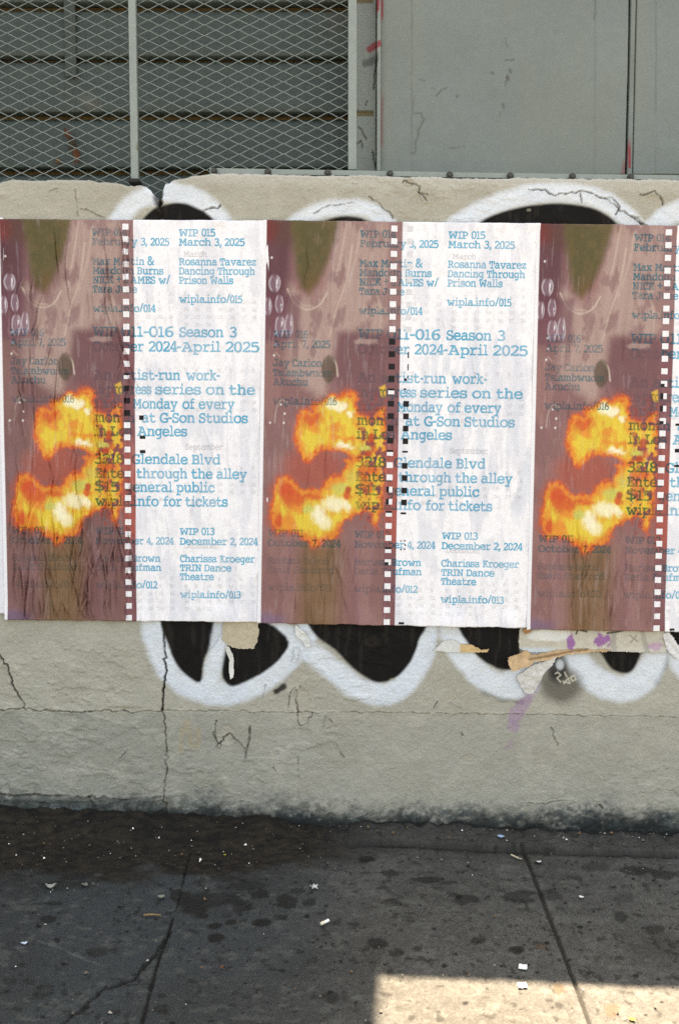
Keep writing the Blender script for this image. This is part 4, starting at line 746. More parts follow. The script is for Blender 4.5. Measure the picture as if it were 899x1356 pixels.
8|101,-5 88,-4 77,-2 66,3 57,8 49,16 43,24 38,34 35,45 34,56 35,67 38,77 43,86 50,94 58,101 68,106 50,118 40,134 36,154 37,165 40,175 44,184 51,192 58,199 67,205 78,209 89,211 101,212 113,211 124,209 134,205 144,199 151,192 157,184 162,175 165,165 166,154 162,134 152,118 134,106 144,101 152,94 159,86 164,77 167,67 168,56 167,44 164,34 159,24 153,15 145,8 136,2 125,-2 114,-5;101,117 112,118 121,122 129,128 135,135 138,144 139,154 138,164 135,173 129,180 121,186 112,190 101,191 90,190 81,186 73,180 67,173 64,164 63,154 64,144 67,135 73,128 81,122 90,118;101,17 112,19 122,22 130,28 136,36 140,45 141,56 140,67 136,76 130,84 122,89 112,93 101,94 90,93 80,89 72,84 66,76 62,67 61,56 62,45 66,36 72,28 80,22 90,19
9|60,-5 42,-3 38,-1 37,1 36,5 36,9 38,13 41,14 60,16 80,19 98,26 113,38 122,49 129,64 135,80 138,99 126,87 111,79 95,77 84,78 74,81 64,85 55,92 48,100 41,110 37,120 34,132 33,144 34,157 37,169 41,180 48,189 55,197 64,204 74,208 84,211 95,212 109,211 122,207 133,200 143,192 151,181 158,167 163,152 166,136 167,118 166,100 164,83 160,67 154,53 144,36 132,21 117,10 100,1 81,-4;98,100 108,102 117,106 124,112 130,121 134,131 135,143 134,155 130,166 125,175 117,183 108,187 97,189 87,187 79,184 71,177 66,168 62,158 61,145 62,133 66,122 72,113 79,106 88,102
&|93,-3 72,-1 54,4 38,14 27,27 20,43 18,62 19,79 24,92 32,104 42,114 55,124 70,133 50,159 44,169 41,179 40,191 42,206 48,219 57,230 69,237 84,242 102,243 119,242 133,237 145,230 153,220 158,207 160,192 159,178 154,166 147,156 137,146 125,137 112,129 177,66 191,90 200,120 230,120 217,80 211,68 204,57 196,48 245,0 205,0 176,28 165,19 153,12 141,5 127,1 111,-2;94,146 122,168 127,175 130,183 131,192 130,199 127,206 123,212 117,216 110,218 101,219 92,218 85,216 78,212 73,206 70,200 69,191 70,184 72,176 76,169;94,23 108,24 120,26 131,30 157,47 87,115 59,93 53,85 50,75 49,63 50,52 54,42 61,34 70,28 81,24
+|84,37 84,106 17,106 17,130 84,130 84,200 108,200 108,130 175,130 175,106 108,106 108,37
-|13,77 13,103 95,103 95,77
,|14,-43 23,-1 31,39 62,39 64,35 52,-4 36,-43
.|45,-5 30,1 27,5 25,11 24,18 25,26 27,31 30,36 45,41 60,36 63,31 65,26 66,18 65,11 63,5 60,1
/|3,0 93,240 122,240 32,0
$|85,-19 85,16 49,20 21,28 21,56 50,47 85,42 85,110 65,117 49,124 36,133 28,143 23,156 21,171 23,186 29,199 38,210 51,218 67,223 85,225 85,255 106,255 106,226 139,222 166,213 156,188 133,196 106,200 106,133 143,119 152,114 160,108 166,101 170,94 172,84 173,74 171,59 166,46 156,36 143,27 126,21 106,18 106,-19;85,140 85,199 74,198 65,195 58,191 54,186 51,180 50,173 51,165 53,158 57,152 64,148 73,144;106,44 118,46 128,49 135,53 140,59 143,65 144,72 143,80 141,86 136,91 129,95 119,99 106,103
'''

# ================================================================== THE POSTERS
# glyph outlines: a typewriter slab face, in 1/500 em; capitals 194 high
GLYPHS = {}
for _l in GLYPH_DATA.strip('\n').split('\n'):
    _c, _d = _l[0], _l[2:]
    GLYPHS[_c] = [np.array([[float(v) for v in p.split(',')] for p in lp.split()], F32) for lp in _d.split(';')]
NARROW = {'i': .66, 'l': .62, 'f': .84, 't': .88, 'r': .88, 'I': .70, 'j': .7, 'm': 1.30, 'w': 1.25, 'W': 1.32, 'M': 1.22, '1': .72, '.': 1, ',': 1, '-': .85, 'O': 1.16, 'G': 1.12, 'D': 1.08, 'o': 1.04, 'h': 1.06, 'n': 1.06, 'u': 1.06, 'A': 1.15, 'v': 1.05, 'N': 1.12, 'S': 1.0, 'R': 1.08}
RS = 3                                    # raster cells per design unit
UW, VH = 358, 531                         # design size of one poster in photograph pixels
RI, RJ = UW * RS, VH * RS
def layout(txt):
    """list of (glyph, x offset, x scale) and the total width, unit 1/500 em"""
    x = 0; out = []
    for ch in txt:
        if ch == ' ': x += 92; continue
        P = np.concatenate(GLYPHS[ch]); s = NARROW.get(ch, 1.0); a, b = P[:, 0].min() * s, P[:, 0].max() * s
        out.append((ch, x - a, s)); x += (b - a) + 15
    return out, x - 15
def stamp(ras, txt, u, v, width, cap, bold, val, skip=()):
    gl, w = layout(txt); ky = cap / 194.0; kx = width / w
    n = 0
    for ch, ox, s in gl:
        n += 1
        loops = [np.stack([u + (L[:, 0] * s + ox) * kx, v - L[:, 1] * ky], 1) for L in GLYPHS[ch]]
        A = np.concatenate(loops); pad = bold + 1
        i0, i1 = int((A[:, 0].min() - pad) * RS), int((A[:, 0].max() + pad) * RS) + 1; j0, j1 = int((A[:, 1].min() - pad) * RS), int((A[:, 1].max() + pad) * RS) + 1
        i0 = max(i0, 0); j0 = max(j0, 0); i1 = min(i1, RI); j1 = min(j1, RJ)
        if i1 <= i0 or j1 <= j0: continue
        X, Y = np.meshgrid((np.arange(i0, i1) + .5) / RS, (np.arange(j0, j1) + .5) / RS, indexing='ij'); X = X.astype(F32); Y = Y.astype(F32)
        ins = np.zeros(X.shape, bool); d = np.full(X.shape, 20., F32)
        for L in loops:
            ins ^= inside(X, Y, L); d = np.minimum(d, dist_line(X, Y, list(L) + [L[0]], 20))
        hit = ins | (d < bold)
        sub = ras[i0:i1, j0:j1]; sub[hit] = np.maximum(sub[hit], val)
# text in design units: (string, u, baseline v, width, capital height)
TXT = []
def col(u, rows, cap=8.9):
    for t, v, w in rows: TXT.append((t, u, v, w, cap))
col(122, [("WIP 014", 20.6, 46), ("February 3, 2025", 32.7, 102), ("Max Martin &", 57.9, 82), ("Mandolin Burns", 69.9, 94), ("NICK + JAMES w/", 81.9, 103), ("Tara June", 93.9, 59), ("wipla.info/014", 118.8, 83)])
col(237, [("WIP 015", 20.6, 48), ("March 3, 2025", 32.7, 87), ("Rosanna Tavarez", 57.9, 102), ("Dancing Through", 69.9, 101), ("Prison Walls", 81.9, 72), ("wipla.info/015", 106.3, 84)])
col(11, [("WIP 016", 151, 45), ("April 7, 2025", 163.6, 74), ("Jay Carlon", 188, 64), ("Tsiambwuom", 201, 77), ("Akuchu", 213, 46), ("wipla.info/016", 237.7, 84)])
col(122, [("WIP", 150.8, 32), ("October", 170, 67), ("An", 207.3, 24), ("in-progress", 226, 77), ("first", 245, 38), ("month", 263.3, 54), ("in Los", 281.3, 50), ("3218", 318.4, 39), ("Enter", 337.4, 48), ("$15", 355.6, 33), ("wipla.info", 374.6, 86)], 12.2)
for _t, _u, _v, _w in (("011-016", 160, 150.8, 69), ("Season", 237.5, 150.8, 58.5), ("3", 304.5, 150.8, 9.2), ("2024-April", 196, 170, 96), ("2025", 299, 170, 45), ("artist-run", 153, 207.3, 85), ("work-", 246, 207.3, 45), ("series on the", 204.5, 226, 134), ("Monday", 174, 245, 60), ("of every", 241, 245, 70), ("at G-Son Studios", 186, 263.3, 143), ("Angeles", 180, 281.3, 67),
                       ("Glendale Blvd", 172, 318.4, 120), ("through the alley", 178, 337.4, 150), ("general public", 163.5, 355.6, 121), ("for tickets", 215, 374.6, 87)): TXT.append((_t, _u, _v, _w, 12.2))
col(8, [("WIP 011", 412.8, 46), ("October 7, 2024", 426, 95), ("Stephanie Zaletel", 449.5, 80), ("Szalt Stafford", 461.8, 88), ("wipla.info/011", 485.5, 84)])
col(122, [("WIP 012", 412.8, 46), ("November 4, 2024", 426, 106), ("Marissa Brown", 449.5, 88), ("Darla Kaufman", 461.8, 89), ("wipla.info/012", 485.5, 84)])
col(237, [("WIP 013", 412.8, 47), ("December 2, 2024", 426, 106), ("Charissa Kroeger", 449.5, 102), ("TRIN Dance", 461.8, 70), ("Theatre", 473.8, 46), ("wipla.info/013", 498, 83)])
CAL = []
def cal(u0, v0, du, dv, first, days, cap=4.2):
    r, c = 0, first
    for d in range(1, days + 1):
        CAL.append((str(d), u0 + c * du, v0 + r * dv, 3.3 if d < 10 else 6.2, cap)); c += 1
        if c == 7: c = 0; r += 1
cal(243, 97, 15.2, 10.0, 0, 31); cal(243, 218, 15.2, 10.1, 3, 30); cal(243, 326, 15.2, 10.4, 0, 30); cal(243, 474, 15.2, 10.2, 0, 31)
cal(132, 97, 15.2, 10.0, 4, 28); cal(132, 218, 15.2, 10.1, 1, 31); cal(132, 326, 15.2, 10.4, 4, 31); cal(132, 474, 15.2, 10.2, 5, 30)
for u0 in (243, 132):
    for k, ch in enumerate("SMTWTFS"): CAL.append((ch, u0 + k * 15.2, 197, 4, 5))
CALW = [("March", 243, 47, 31, 7), ("September", 245, 299, 50, 7.5), ("December", 243, 431, 46, 7.5)]
def text_raster():
    ras = np.zeros((RI, RJ), np.int8)                                      # 1 faint calendar, 2 pale heading, 3 ink
    for t, u, v, w, c in CAL: stamp(ras, t, u, v, w, c, .16, 1)
    for t, u, v, w, c in CALW: stamp(ras, t, u, v, w, c, .12, 2)
    for t, u, v, w, c in TXT: stamp(ras, t, u, v, w, c, .30 if c < 10 else .38, 3)
    return ras
RAS = text_raster()

def Z6(pts, ox, oy, s=4.495):
    """points read off an enlargement of the leftmost whole poster -> design coordinates"""
    out = []
    for x, y in pts:
        px, py = x / s + ox, y / s + oy; v = py - 291; out.append(((px - 1.5 - 11.5 * v / 530) * 177 / (176 - 7 * v / 530), v))
    return out
FLAME = Z6([(205, 700), (215, 590), (240, 530), (300, 520), (330, 480), (400, 430), (460, 425), (510, 390), (565, 420), (560, 480), (590, 530), (650, 552), (690, 525), (722, 500), (745, 560), (742, 700), (746, 790), (742, 900)], 0, 420) + \
        Z6([(735, 100), (728, 250), (720, 300), (716, 370), (700, 405), (682, 380), (662, 322), (640, 303), (560, 332), (500, 392), (480, 462), (400, 482), (360, 525), (330, 540), (300, 485), (260, 462), (200, 440), (130, 440), (88, 400), (95, 260), (108, 150), (130, 112), (222, 112), (250, 170), (370, 182), (400, 122), (490, 82), (520, 30), (500, 0)], 0, 600) + \
        Z6([(545, 800), (500, 775), (440, 760), (400, 745), (350, 772), (300, 835), (255, 812), (228, 760)], 0, 420)
FLICK = [Z6([(690, 380), (722, 365), (726, 430), (700, 430)], 0, 420)]
POLY = {'olive': [(30, -2), (95, -2), (88, 26), (82, 47), (66, 81), (56, 92), (46, 86), (40, 70), (36, 34)],
        'box': [(93, 143), (163, 143), (162, 262), (118, 258), (92, 200)],
        'mauve': [(92, -2), (160, -2), (160, 143), (100, 143), (90, 176), (80, 230), (30, 200), (26, 130), (30, 80), (44, 96), (62, 104), (80, 78)]}
# tongues and patches inside the fire: (x, y, rx, ry, colour, strength) on an enlargement of the middle sheet
BLOBS_FIRE = [(320, 225, 85, 66, 'r', .9), (330, 292, 50, 36, 'o', .9), (470, 285, 42, 40, 'o', .9), (475, 345, 54, 30, 'o', .85), (560, 352, 60, 20, 'o', .9), (550, 80, 60, 24, 'r', .9), (600, 105, 24, 40, 'r', .8), (625, 195, 50, 26, 'r', .8), (720, 205, 70, 26, 'r', .85), (238, 380, 24, 70, 'o', .9),
    (300, 505, 70, 34, 'r', .9), (420, 438, 60, 38, 'r', .9), (530, 490, 60, 34, 'r', .85), (165, 665, 92, 84, 'r', .97), (215, 735, 100, 74, 'r', .9), (108, 885, 62, 76, 'r', .95), (240, 800, 60, 40, 'o', .85), (185, 880, 46, 70, 'o', .9), (330, 715, 96, 40, 'r', .85), (540, 712, 28, 28, 'r', .9), (648, 565, 50, 60, 'r', .75), (705, 545, 44, 50, 'r', .8), (692, 402, 34, 46, 'b', .9),
    (660, 645, 46, 70, 'r', .7), (742, 560, 26, 60, 'o', .8), (600, 472, 52, 30, 'r', .85), (722, 425, 46, 24, 'r', .7), (270, 985, 90, 34, 'r', .9), (350, 1015, 110, 36, 'r', .9), (480, 955, 60, 46, 'r', .8), (545, 895, 66, 34, 'r', .8), (640, 845, 66, 24, 'r', .85), (500, 605, 90, 34, 'o', .85), (425, 645, 60, 46, 'o', .85), (610, 260, 30, 40, 'o', .6), (760, 300, 26, 60, 'o', .7),
    (478, 148, 70, 44, 'c', .85), (520, 402, 72, 26, 'c', .9), (448, 112, 30, 26, 'c', .8), (465, 765, 84, 60, 'c', .75), (368, 835, 56, 70, 'c', .85), (545, 775, 32, 46, 'c', .75), (560, 195, 32, 24, 'c', .7), (405, 885, 66, 46, 'c', .6), (300, 805, 40, 34, 'g', .8), (500, 665, 70, 46, 'g', .7), (655, 405, 46, 44, 'g', .7), (560, 590, 50, 60, 'g', .4)]
def picture(u, v, seed):
    """ink colour of the sheet at design coordinates"""
    n1 = fbm(u / 42, v / 60, 201); n2 = fbm(u / 9, v / 12, 203); st = fbm(u / 3.2, v / 60, 205); bl = np.floor(u / 7) * 13.1 + np.floor(v / 7) * 7.7
    C = np.zeros(u.shape + (3,), F32) + (S(130, 94, 90) if seed == 1 else S(148, 108, 104))
    C = mixc(C, S(114, 78, 80), .42 * ss(.46, .62, n1) * (1 - ss(380, 430, v)))
    C = mixc(C, S(140, 98, 106), .35 * ss(.5, .64, st))
    C = mixc(C, S(120, 78, 74), .4 * ss(.45, .6, fbm(u / 20, v / 70, 207)) * ss(390, 450, v))
    m = 1 - ss(-9, 9, sdf(u, v, POLY['mauve'], 60) + 10 * (n2 - .5)); C = mixc(C, S(170, 142, 134), .88 * m); C = mixc(C, S(184, 158, 150), .24 * m * ss(.5, .62, fbm(u / 4 + v / 40, v / 70, 209)))
    C = mixc(C, S(118, 78, 84), .5 * m * ss(.5, .66, fbm(u / 12, v / 24, 210)))
    C = mixc(C, S(114, 75, 80), .8 * (1 - ss(-7, 7, sdf(u, v, POLY['box'], 60) + 6 * (n2 - .5))))
    # top left: dark red into violet
    C = mixc(C, S(88, 48, 58), .85 * (1 - ss(26, 46, u + .08 * v)) * (1 - ss(90, 150, v)))
    C = mixc(C, S(126, 40, 44), .8 * (1 - ss(6, 22, np.hypot(u - 2, v - 12))))
    C = mixc(C, S(88, 60, 44), .5 * (1 - ss(14, 34, np.hypot(u - 26, (v - 8)))))
    o = 1 - ss(-6, 6, sdf(u, v, POLY['olive'], 60) + 7 * (n2 - .5)); C = mixc(C, S(94, 82, 46), .93 * o); C = mixc(C, S(112, 78, 46), .5 * o * ss(58, 84, v)); C = mixc(C, S(76, 72, 42), .5 * o * ss(.45, .6, n2))
    for pts, w, a in ((smooth([(28, 88), (38, 106), (54, 114), (70, 108), (80, 92)]), 1.0, .55), (smooth([(112, 30), (105, 76), (93, 112), (84, 150)]), .9, .4), ([(14, 170), (20, 176)], .8, .3), (smooth([(86, 176), (93, 184), (96, 200)]), 1.1, .75), ([(80, 222), (98, 236)], .8, .3), (smooth([(36, 96), (48, 108), (62, 110)]), .8, .35),
                      (smooth([(104, 4), (98, 40), (92, 70)]), 1.2, .3), (smooth([(122, 10), (116, 50), (104, 90)]), 1.4, .25), (smooth([(140, 80), (150, 110), (150, 140)]), 1.4, .22), (smooth([(14, 262), (16, 244), (22, 232), (30, 236)]), .8, .4)):
        C = mixc(C, S(206, 188, 172), a * (1 - ss(w * .4, w * 1.8, dist_line(u, v, pts, 16) + .8 * (n2 - .5))))
    m = 1 - ss(.8, 1.1, np.hypot((u - 84) / 10, (v - 191) / 19)); C = mixc(C, S(84, 68, 54), .8 * m)
    C = mixc(C, S(186, 160, 150), .5 * (1 - ss(.5, 1.1, np.hypot((u - 132) / 17, (v - 154) / 5) + 1.1 * (fbm(u / 5, v / 3, 229) - .5))))
    # the pale chain at the left edge
    C = mixc(C, S(104, 58, 72), .65 * (1 - ss(-5, 5, sdf(u, v, [(-4, 94), (46, 96), (46, 154), (-4, 156)], 40) + 5 * (n2 - .5))))
    for cx, cy, rx, ry in ((11, 81, 8, 12), (3, 111, 5, 13), (18, 108, 5.5, 13), (19, 136, 6.5, 15), (31, 135, 5.5, 16)):
        su = (u - cx) / rx; q = np.hypot(su, (v - cy) / ry) + .22 * (n2 - .5)
        C = mixc(C, S(150, 124, 138), .45 * (1 - ss(.6, 1.1, q)))
        C = mixc(C, S(206, 196, 204), .55 * (1 - ss(.04, .22, np.abs(q - .85))) * ss(.15, .6, np.abs(su)))
        C = mixc(C, S(232, 228, 230), .8 * (1 - ss(.06, .22, np.abs(su - .42))) * (1 - ss(.35, .8, np.abs(v - cy) / ry)) * ss(.40, .6, fbm(u / 3, v / 6, 233)))
    for cx, cy in ((13, 146), (12, 174), (7, 48), (14, 160), (27, 250), (26, 262), (22, 238), (8, 262)): C = mixc(C, S(232, 226, 226), .85 * (1 - ss(.8, 2.0, np.hypot(u - cx, v - cy))))
    # olive column under the fire
    ol = np.exp(-((u - (76 - .012 * (v - 480))) / 29) ** 4) * ss(392, 428, v + 10 * (n2 - .5)); C = mixc(C, S(124, 94, 58), .72 * ol); C = mixc(C, S(98, 72, 44), .5 * ol * ss(.48, .6, st))
    C = mixc(C, S(104, 90, 128), .5 * (1 - ss(4, 16, 530 - v + 14 * (n1 - .5))) * (1 - ss(14, 44, u)))
    # fire
    d = -sdf(u, v, FLAME, 60) + 9 * (fbm(u / 9, v / 11, 211) - .5) + 6 * (fbm(u / 2.8, v / 3.6, 213) - .5)
    redz = np.maximum((1 - ss(6, 34, np.hypot((u - 28) / 1.15, (v - 356) / 1.7))), .9 * (1 - ss(5, 17, np.hypot((u - 58) / 1.1, (v - 247) / .95)))); redz = np.maximum(redz, .9 * (1 - ss(6, 24, np.hypot((u - 62) / 2.0, v - 304))))
    redz = np.maximum(redz, .75 * (1 - ss(3, 9, np.hypot(u - 93, v - 266)))); redz = np.maximum(redz, .6 * (1 - ss(3, 12, np.hypot(u - 36, v - 414))))
    glow = ss(-11, 1, d) * (.35 + .65 * ss(290, 330, v) * (1 - ss(395, 420, v)) * (1 - ss(60, 100, u)))
    C = mixc(C, S(168, 82, 66), .8 * np.maximum(glow, 1 - ss(.5, 1.15, np.hypot((u - 66) / 48, (v - 320) / 34))))
    zx = (u + 9 - 8 * v / 530) * 4.73 + 46 * (fbm(u / 7, v / 9, 241) - .5) + 22 * (fbm(u / 2.6, v / 4, 243) - .5)
    zy = (v - 207) * 4.73 + 46 * (fbm(u / 7, v / 9, 245) - .5) + 26 * (fbm(u / 2.6, v / 4, 247) - .5)
    F = np.zeros_like(C) + S(222, 190, 70); F = mixc(F, S(220, 158, 60), .8 * ss(.47, .62, fbm(u / 6, v / 14, 249)))
    r_, o_, c_, g_, b_ = S(210, 80, 44), S(226, 138, 56), S(240, 234, 206), S(188, 190, 104), S(160, 74, 58)
    for bx, by, rx, ry, col_, al in BLOBS_FIRE:
        F = mixc(F, {'r': r_, 'o': o_, 'c': c_, 'g': g_, 'b': b_}[col_], al * (1 - ss(.4, 1.15, np.hypot((zx - bx) / rx, (zy - by) / ry))))
    F = mixc(F, o_, .85 * (1 - ss(3, 11, d + 8 * (fbm(u / 5, v / 6, 251) - .5)))); F = mixc(F, r_, .85 * (1 - ss(0, 5, d + 7 * (fbm(u / 4, v / 5, 253) - .5))))
    F = F * (.88 + .24 * fbm(u / 1.8, v / 24, 217))[..., None]
    C = lerp(C, F, ss(-3.5, 2.5, d)[..., None])
    # the ragged right side of the fire: holes and sparks
    rgt = ss(120, 134, u) * ss(215, 240, v) * (1 - ss(380, 412, v))
    hole = ss(.54, .62, fbm(u / 5.5, v / 6.5, 219)) * rgt; C = mixc(C, S(188, 70, 44), .8 * hole); C = mixc(C, S(128, 72, 74), .9 * ss(.60, .68, fbm(u / 5.5, v / 6.5, 219)) * rgt)
    for cx, cy, r in ((112, 349, 5), (141, 280, 6), (137, 302, 5)): C = mixc(C, S(186, 66, 40), .9 * (1 - ss(.6, 1.2, np.hypot(u - cx, (v - cy) / 1.2) / r + .5 * (n2 - .5))))
    for p in FLICK: C = mixc(C, S(226, 178, 70), .85 * (1 - ss(-1.5, 1.5, sdf(u, v, p, 20) + 5 * (n2 - .5))))
    # film edge with its perforations
    e = ss(159.5, 161.5, u + 1.5 * (n2 - .5)); edge = np.zeros_like(C) + S(128, 82, 86)
    edge = mixc(edge, S(160, 128, 124), .55 * (1 - ss(140, 152, v))); edge = mixc(edge, S(176, 82, 68), .75 * ss(258, 320, v + 20 * (n1 - .5)) * (1 - ss(405, 440, v)))
    C = lerp(C, edge * (.85 + .3 * n2[..., None]), e[..., None] * .92)
    # the white half
    wcol = np.zeros_like(C) + S(240, 237, 240); wcol = mixc(wcol, S(216, 216, 224), .7 * ss(.5, .68, fbm(u / 16, v / 60, 221 + seed)))
    gh = ss(.46, .6, fbm(u / 9, v / 50, 223 + seed)) * ss(110, 160, v) * (1 - ss(350, 420, v)) * ss(176, 200, u); wcol = mixc(wcol, S(196, 202, 214), (.45 if seed == 2 else .10) * gh)
    wcol = mixc(wcol, S(206, 204, 204), .3 * ss(.55, .7, fbm(u / 4, v / 5, 225 + seed)))
    w = ss(176.4, 177.4, u); C = lerp(C, wcol, w[..., None])
    C = lerp(C, np.zeros_like(C) + S(232, 230, 234), (1 - ss(-.6, .2, u))[..., None])
    return C
def paste_wear(C, u, v, k):
    """pale rubbed streaks and paste smears of its own on every sheet"""
    q = ss(.60, .72, fbm(u / 2.2, v / 26, 301 + k)) * ss(.45, .6, fbm(u / 40, v / 60, 303 + k)); C = mixc(C, S(206, 196, 198), .12 * q)
    return C

PEN = []
def make_poster(k, quad, lift, label, heavy, seed, black, extra, gray, label_wear=None):
    """quad: photograph positions of the sheet's design corners (0,0) (354,0) (0,530) (354,530)"""
    q00, q10, q01, q11 = [np.array(q, float) for q in quad]
    W00, W10, W01, W11 = [on_wall(*q)[[0, 2]] for q in (q00, q10, q01, q11)]
    rg = np.random.default_rng(seed)
    folds = []
    for i in range(heavy[0]):
        a = rg.uniform(2, 172) if rg.random() < heavy[2] else rg.uniform(178, 350)
        vc = rg.uniform(395, 528) if rg.random() < .6 else rg.uniform(20, 400)
        L = rg.uniform(10, 46); strong = heavy[1] * rg.uniform(.4, 1.0) * (1 if a < 177 else .45)
        folds.append((a, rg.normal(0, .13), vc, L, strong, rg.uniform(.9, 1.7), rg.uniform(0, 99)))
    def relief(u, v):
        edge = np.clip(np.minimum(np.minimum(u + 5, 356 - u), np.minimum(v, 530 - v)) / 10, 0, 1); edge = .25 + .75 * edge
        h = .0030 * (fbm(u / 38, v / 190, 401 + seed) - .5) + heavy[3] * .0022 * (fbm(u / 11, v / 80, 403 + seed) - .5) + .0007 * (fbm(u / 5, v / 14, 405 + seed) - .5)
        h = h + .0018 * heavy[3] * (fbm(u / 6 + v / 90, v / 120, 407 + seed) - .5)
        for (a, b, vc, L, s, w, ph) in folds:
            m = (np.abs(v - vc) < 2.2 * L)
            uc = a + b * (v - vc) + 5.0 * (vnoise(v / 21 + ph, v * 0) - .5); d = u - uc
            env = np.exp(-((v - vc) / L) ** 2)
            h = h + 1.0 * s * m * env * (1.15 * np.exp(-((d - 2.2 * w) / (2.0 * w)) ** 2) - 1.0 * np.exp(-(d / (.85 * w)) ** 2))
        h = h * edge + .0075 * ss(500, 530, v) * ss(.45, .7, fbm(u / 24, u * 0, 411 + seed)) + .004 * (1 - ss(0, 14, v)) * ss(.5, .7, fbm(u / 30, u * 0, 413 + seed))
        h = h + .0016 * ss(176, 190, u) * (fbm(u / 7 + v / 200, v / 130, 415 + seed) - .5) * edge
        return np.maximum(h, -(lift - .0016))
    def place(u, v, up=0.0):
        a = (u / 354.0)[..., None]; b = (v / 530.0)[..., None]
        P = (W00 * (1 - a) + W10 * a) * (1 - b) + (W01 * (1 - a) + W11 * a) * b
        return np.stack([P[..., 0], -(lift + relief(u, v) + up), P[..., 1]], -1)
    cen = place(np.array([177.]), np.array([530.]))[0]
    root = thing('poster', label, 'poster', tuple(cen), 'pasted event posters')
    us = axis((-5, 356.5, .72)); vs = axis((0, 530, 1.35))
    U, Vv = np.meshgrid(us, vs, indexing='ij'); U = U.astype(F32); Vv = Vv.astype(F32)
    C = paste_wear(picture(U, Vv, seed), U, Vv, seed)
    # torn and rubbed outline: nibble the sheet's rim a little
    Ue = U + 0; Ve = Vv + 0
    rim = 1.6 * (fbm(us / 9, us * 0, 501 + seed) - .5)
    Ve[:, -1] += rim * 1.4; Ve[:, 0] += 1.0 * (fbm(us / 14, us * 0, 503 + seed) - .5)
    Ue[-1, :] += 1.2 * (fbm(vs / 9, vs * 0, 505 + seed) - .5)
    P = place(Ue, Ve); ni, nj = U.shape; I = np.arange(ni * nj).reshape(ni, nj)
    V3 = P.reshape(-1, 3); loop = np.concatenate([I[:, 0], I[-1, 1:], I[-2::-1, -1], I[0, -2:0:-1]]); kk = len(loop)
    back = V3[loop].copy(); back[:, 1] += .0012; n0 = len(V3); j = np.arange(kk); j2 = (j + 1) % kk
    side = np.stack([loop[j], loop[j2], n0 + j2, n0 + j], -1)
    Cc = np.concatenate([C.reshape(-1, 3), np.tile(S(214, 208, 200), (kk, 1))])
    Qs = grid_quads(ni, nj)[:, ::-1]
    mesh_np('paper_sheet', np.concatenate([V3, back]), np.concatenate([Qs, side]), M['paper'], root, Cc)
    # perforations: (u, v, width, height, tone)
    perf = []
    for i in range(33):
        vv = 5.0 + 16.15 * i; ww, hh = 8.2, 7.6
        if vv + hh > 529.4: hh = 529.4 - vv
        tone = black.get(i, 'w')
        if tone == 'w': perf.append((162.2, vv, ww, hh, 'w'))
        elif tone == 'b': perf.append((162.2, vv, ww, hh, 'b'))
        elif tone == 'h': perf += [(162.2, vv, ww, hh * .35, 'b'), (162.2, vv + hh * .35, ww, hh * .65, 'w')]
        elif tone == 'd': perf += [(162.2, vv + hh * .5, ww * .6, hh * .5, 'b'), (162.2, vv, ww, hh * .5, 'w'), (162.2 + ww * .6, vv + hh * .5, ww * .4, hh * .5, 'w')]
        elif tone == 'v': perf += [(162.2, vv, ww * .45, hh, 'b'), (162.2 + ww * .45, vv, ww * .55, hh, 'w')]
    perf += extra
    tones = {'w': S(232, 230, 232), 'b': S(24, 20, 22), 'g': S(212, 211, 215)}
    PV = []; PQ = []; PC = []
    def cellquads(name, rects, mat, up):
        V = []; Cq = []
        A = np.array([r[:4] for r in rects], F32); col_ = np.array([r[4] for r in rects], F32)
        u0, v0, w, h = A.T
        Uq = np.stack([u0, u0, u0 + w, u0 + w], 1); Vq = np.stack([v0, v0 + h, v0 + h, v0], 1)
        P = place(Uq, Vq, up).reshape(-1, 3); Q = np.arange(len(P)).reshape(-1, 4)
        return mesh_np(name, P, Q, mat, root, np.repeat(col_, 4, 0), flat=True)
    rects = []
    mask = np.zeros((RI, RJ), bool)
    for (u, v, w, h, t) in perf:
        mask[int(u * RS):int((u + w) * RS) + 1, int(v * RS):int((v + h) * RS) + 1] = True
        nu, nv = max(1, int(round(w / 1.0))), max(1, int(round(h / 1.35)))
        for a in range(nu):
            for b in range(nv): rects.append((u + a * w / nu, v + b * h / nv, w / nu, h / nv, tones[t]))
    cellquads('perforation_row', rects, M['ink'], .00034)
    # lettering, run by run
    ras = RAS.copy(); ras[mask] = 0
    # worn spots where the print has rubbed off
    gi, gj = np.meshgrid(np.arange(RI) / RS, np.arange(RJ) / RS, indexing='ij')
    wear = fbm(gi / 3.0, gj / 5.0, 601 + seed); ras[(wear > .80) & (ras == 3)] = 0
    # where the picture is printed over the lettering it nearly vanishes
    runs = []
    cs = []
    rrow = ras.T                                                            # rows along v
    for jv in range(RJ):
        row = rrow[jv]; nz = np.flatnonzero(row)
        if len(nz) == 0: continue
        brk = np.flatnonzero((np.diff(nz) > 1) | (np.diff(row[nz]) != 0)) + 1
        for seg in np.split(nz, brk):
            a = seg[0]; b = seg[-1] + 1; val = row[a]
            while a < b:
                c = min(b, a + 4); runs.append((a / RS, jv / RS, (c - a) / RS, 1.0 / RS, val)); a = c
    Rr = np.array(runs, F32); cu = Rr[:, 0] + Rr[:, 2] / 2; cv = Rr[:, 1]
    base = picture(cu, cv, seed)
    ink = base * np.array([.045, .43, .62], F32) + np.array([.018, .03, .036], F32)
    dark = (cu < 177)
    vis = np.where(cu < 160, np.where(cv < 140, 1.0, np.where((cv > 175) & (cv < 250) & (cu > 100), .30, np.where((cv > 160) & (cv < 175) & (cu > 100), .28, np.where(cv > 430, .42, .78)))), 1.0)
    fl = np.clip((base[:, 0] - .45) * 6, 0, 1) * dark; ink = ink * (1 - .5 * fl[:, None])
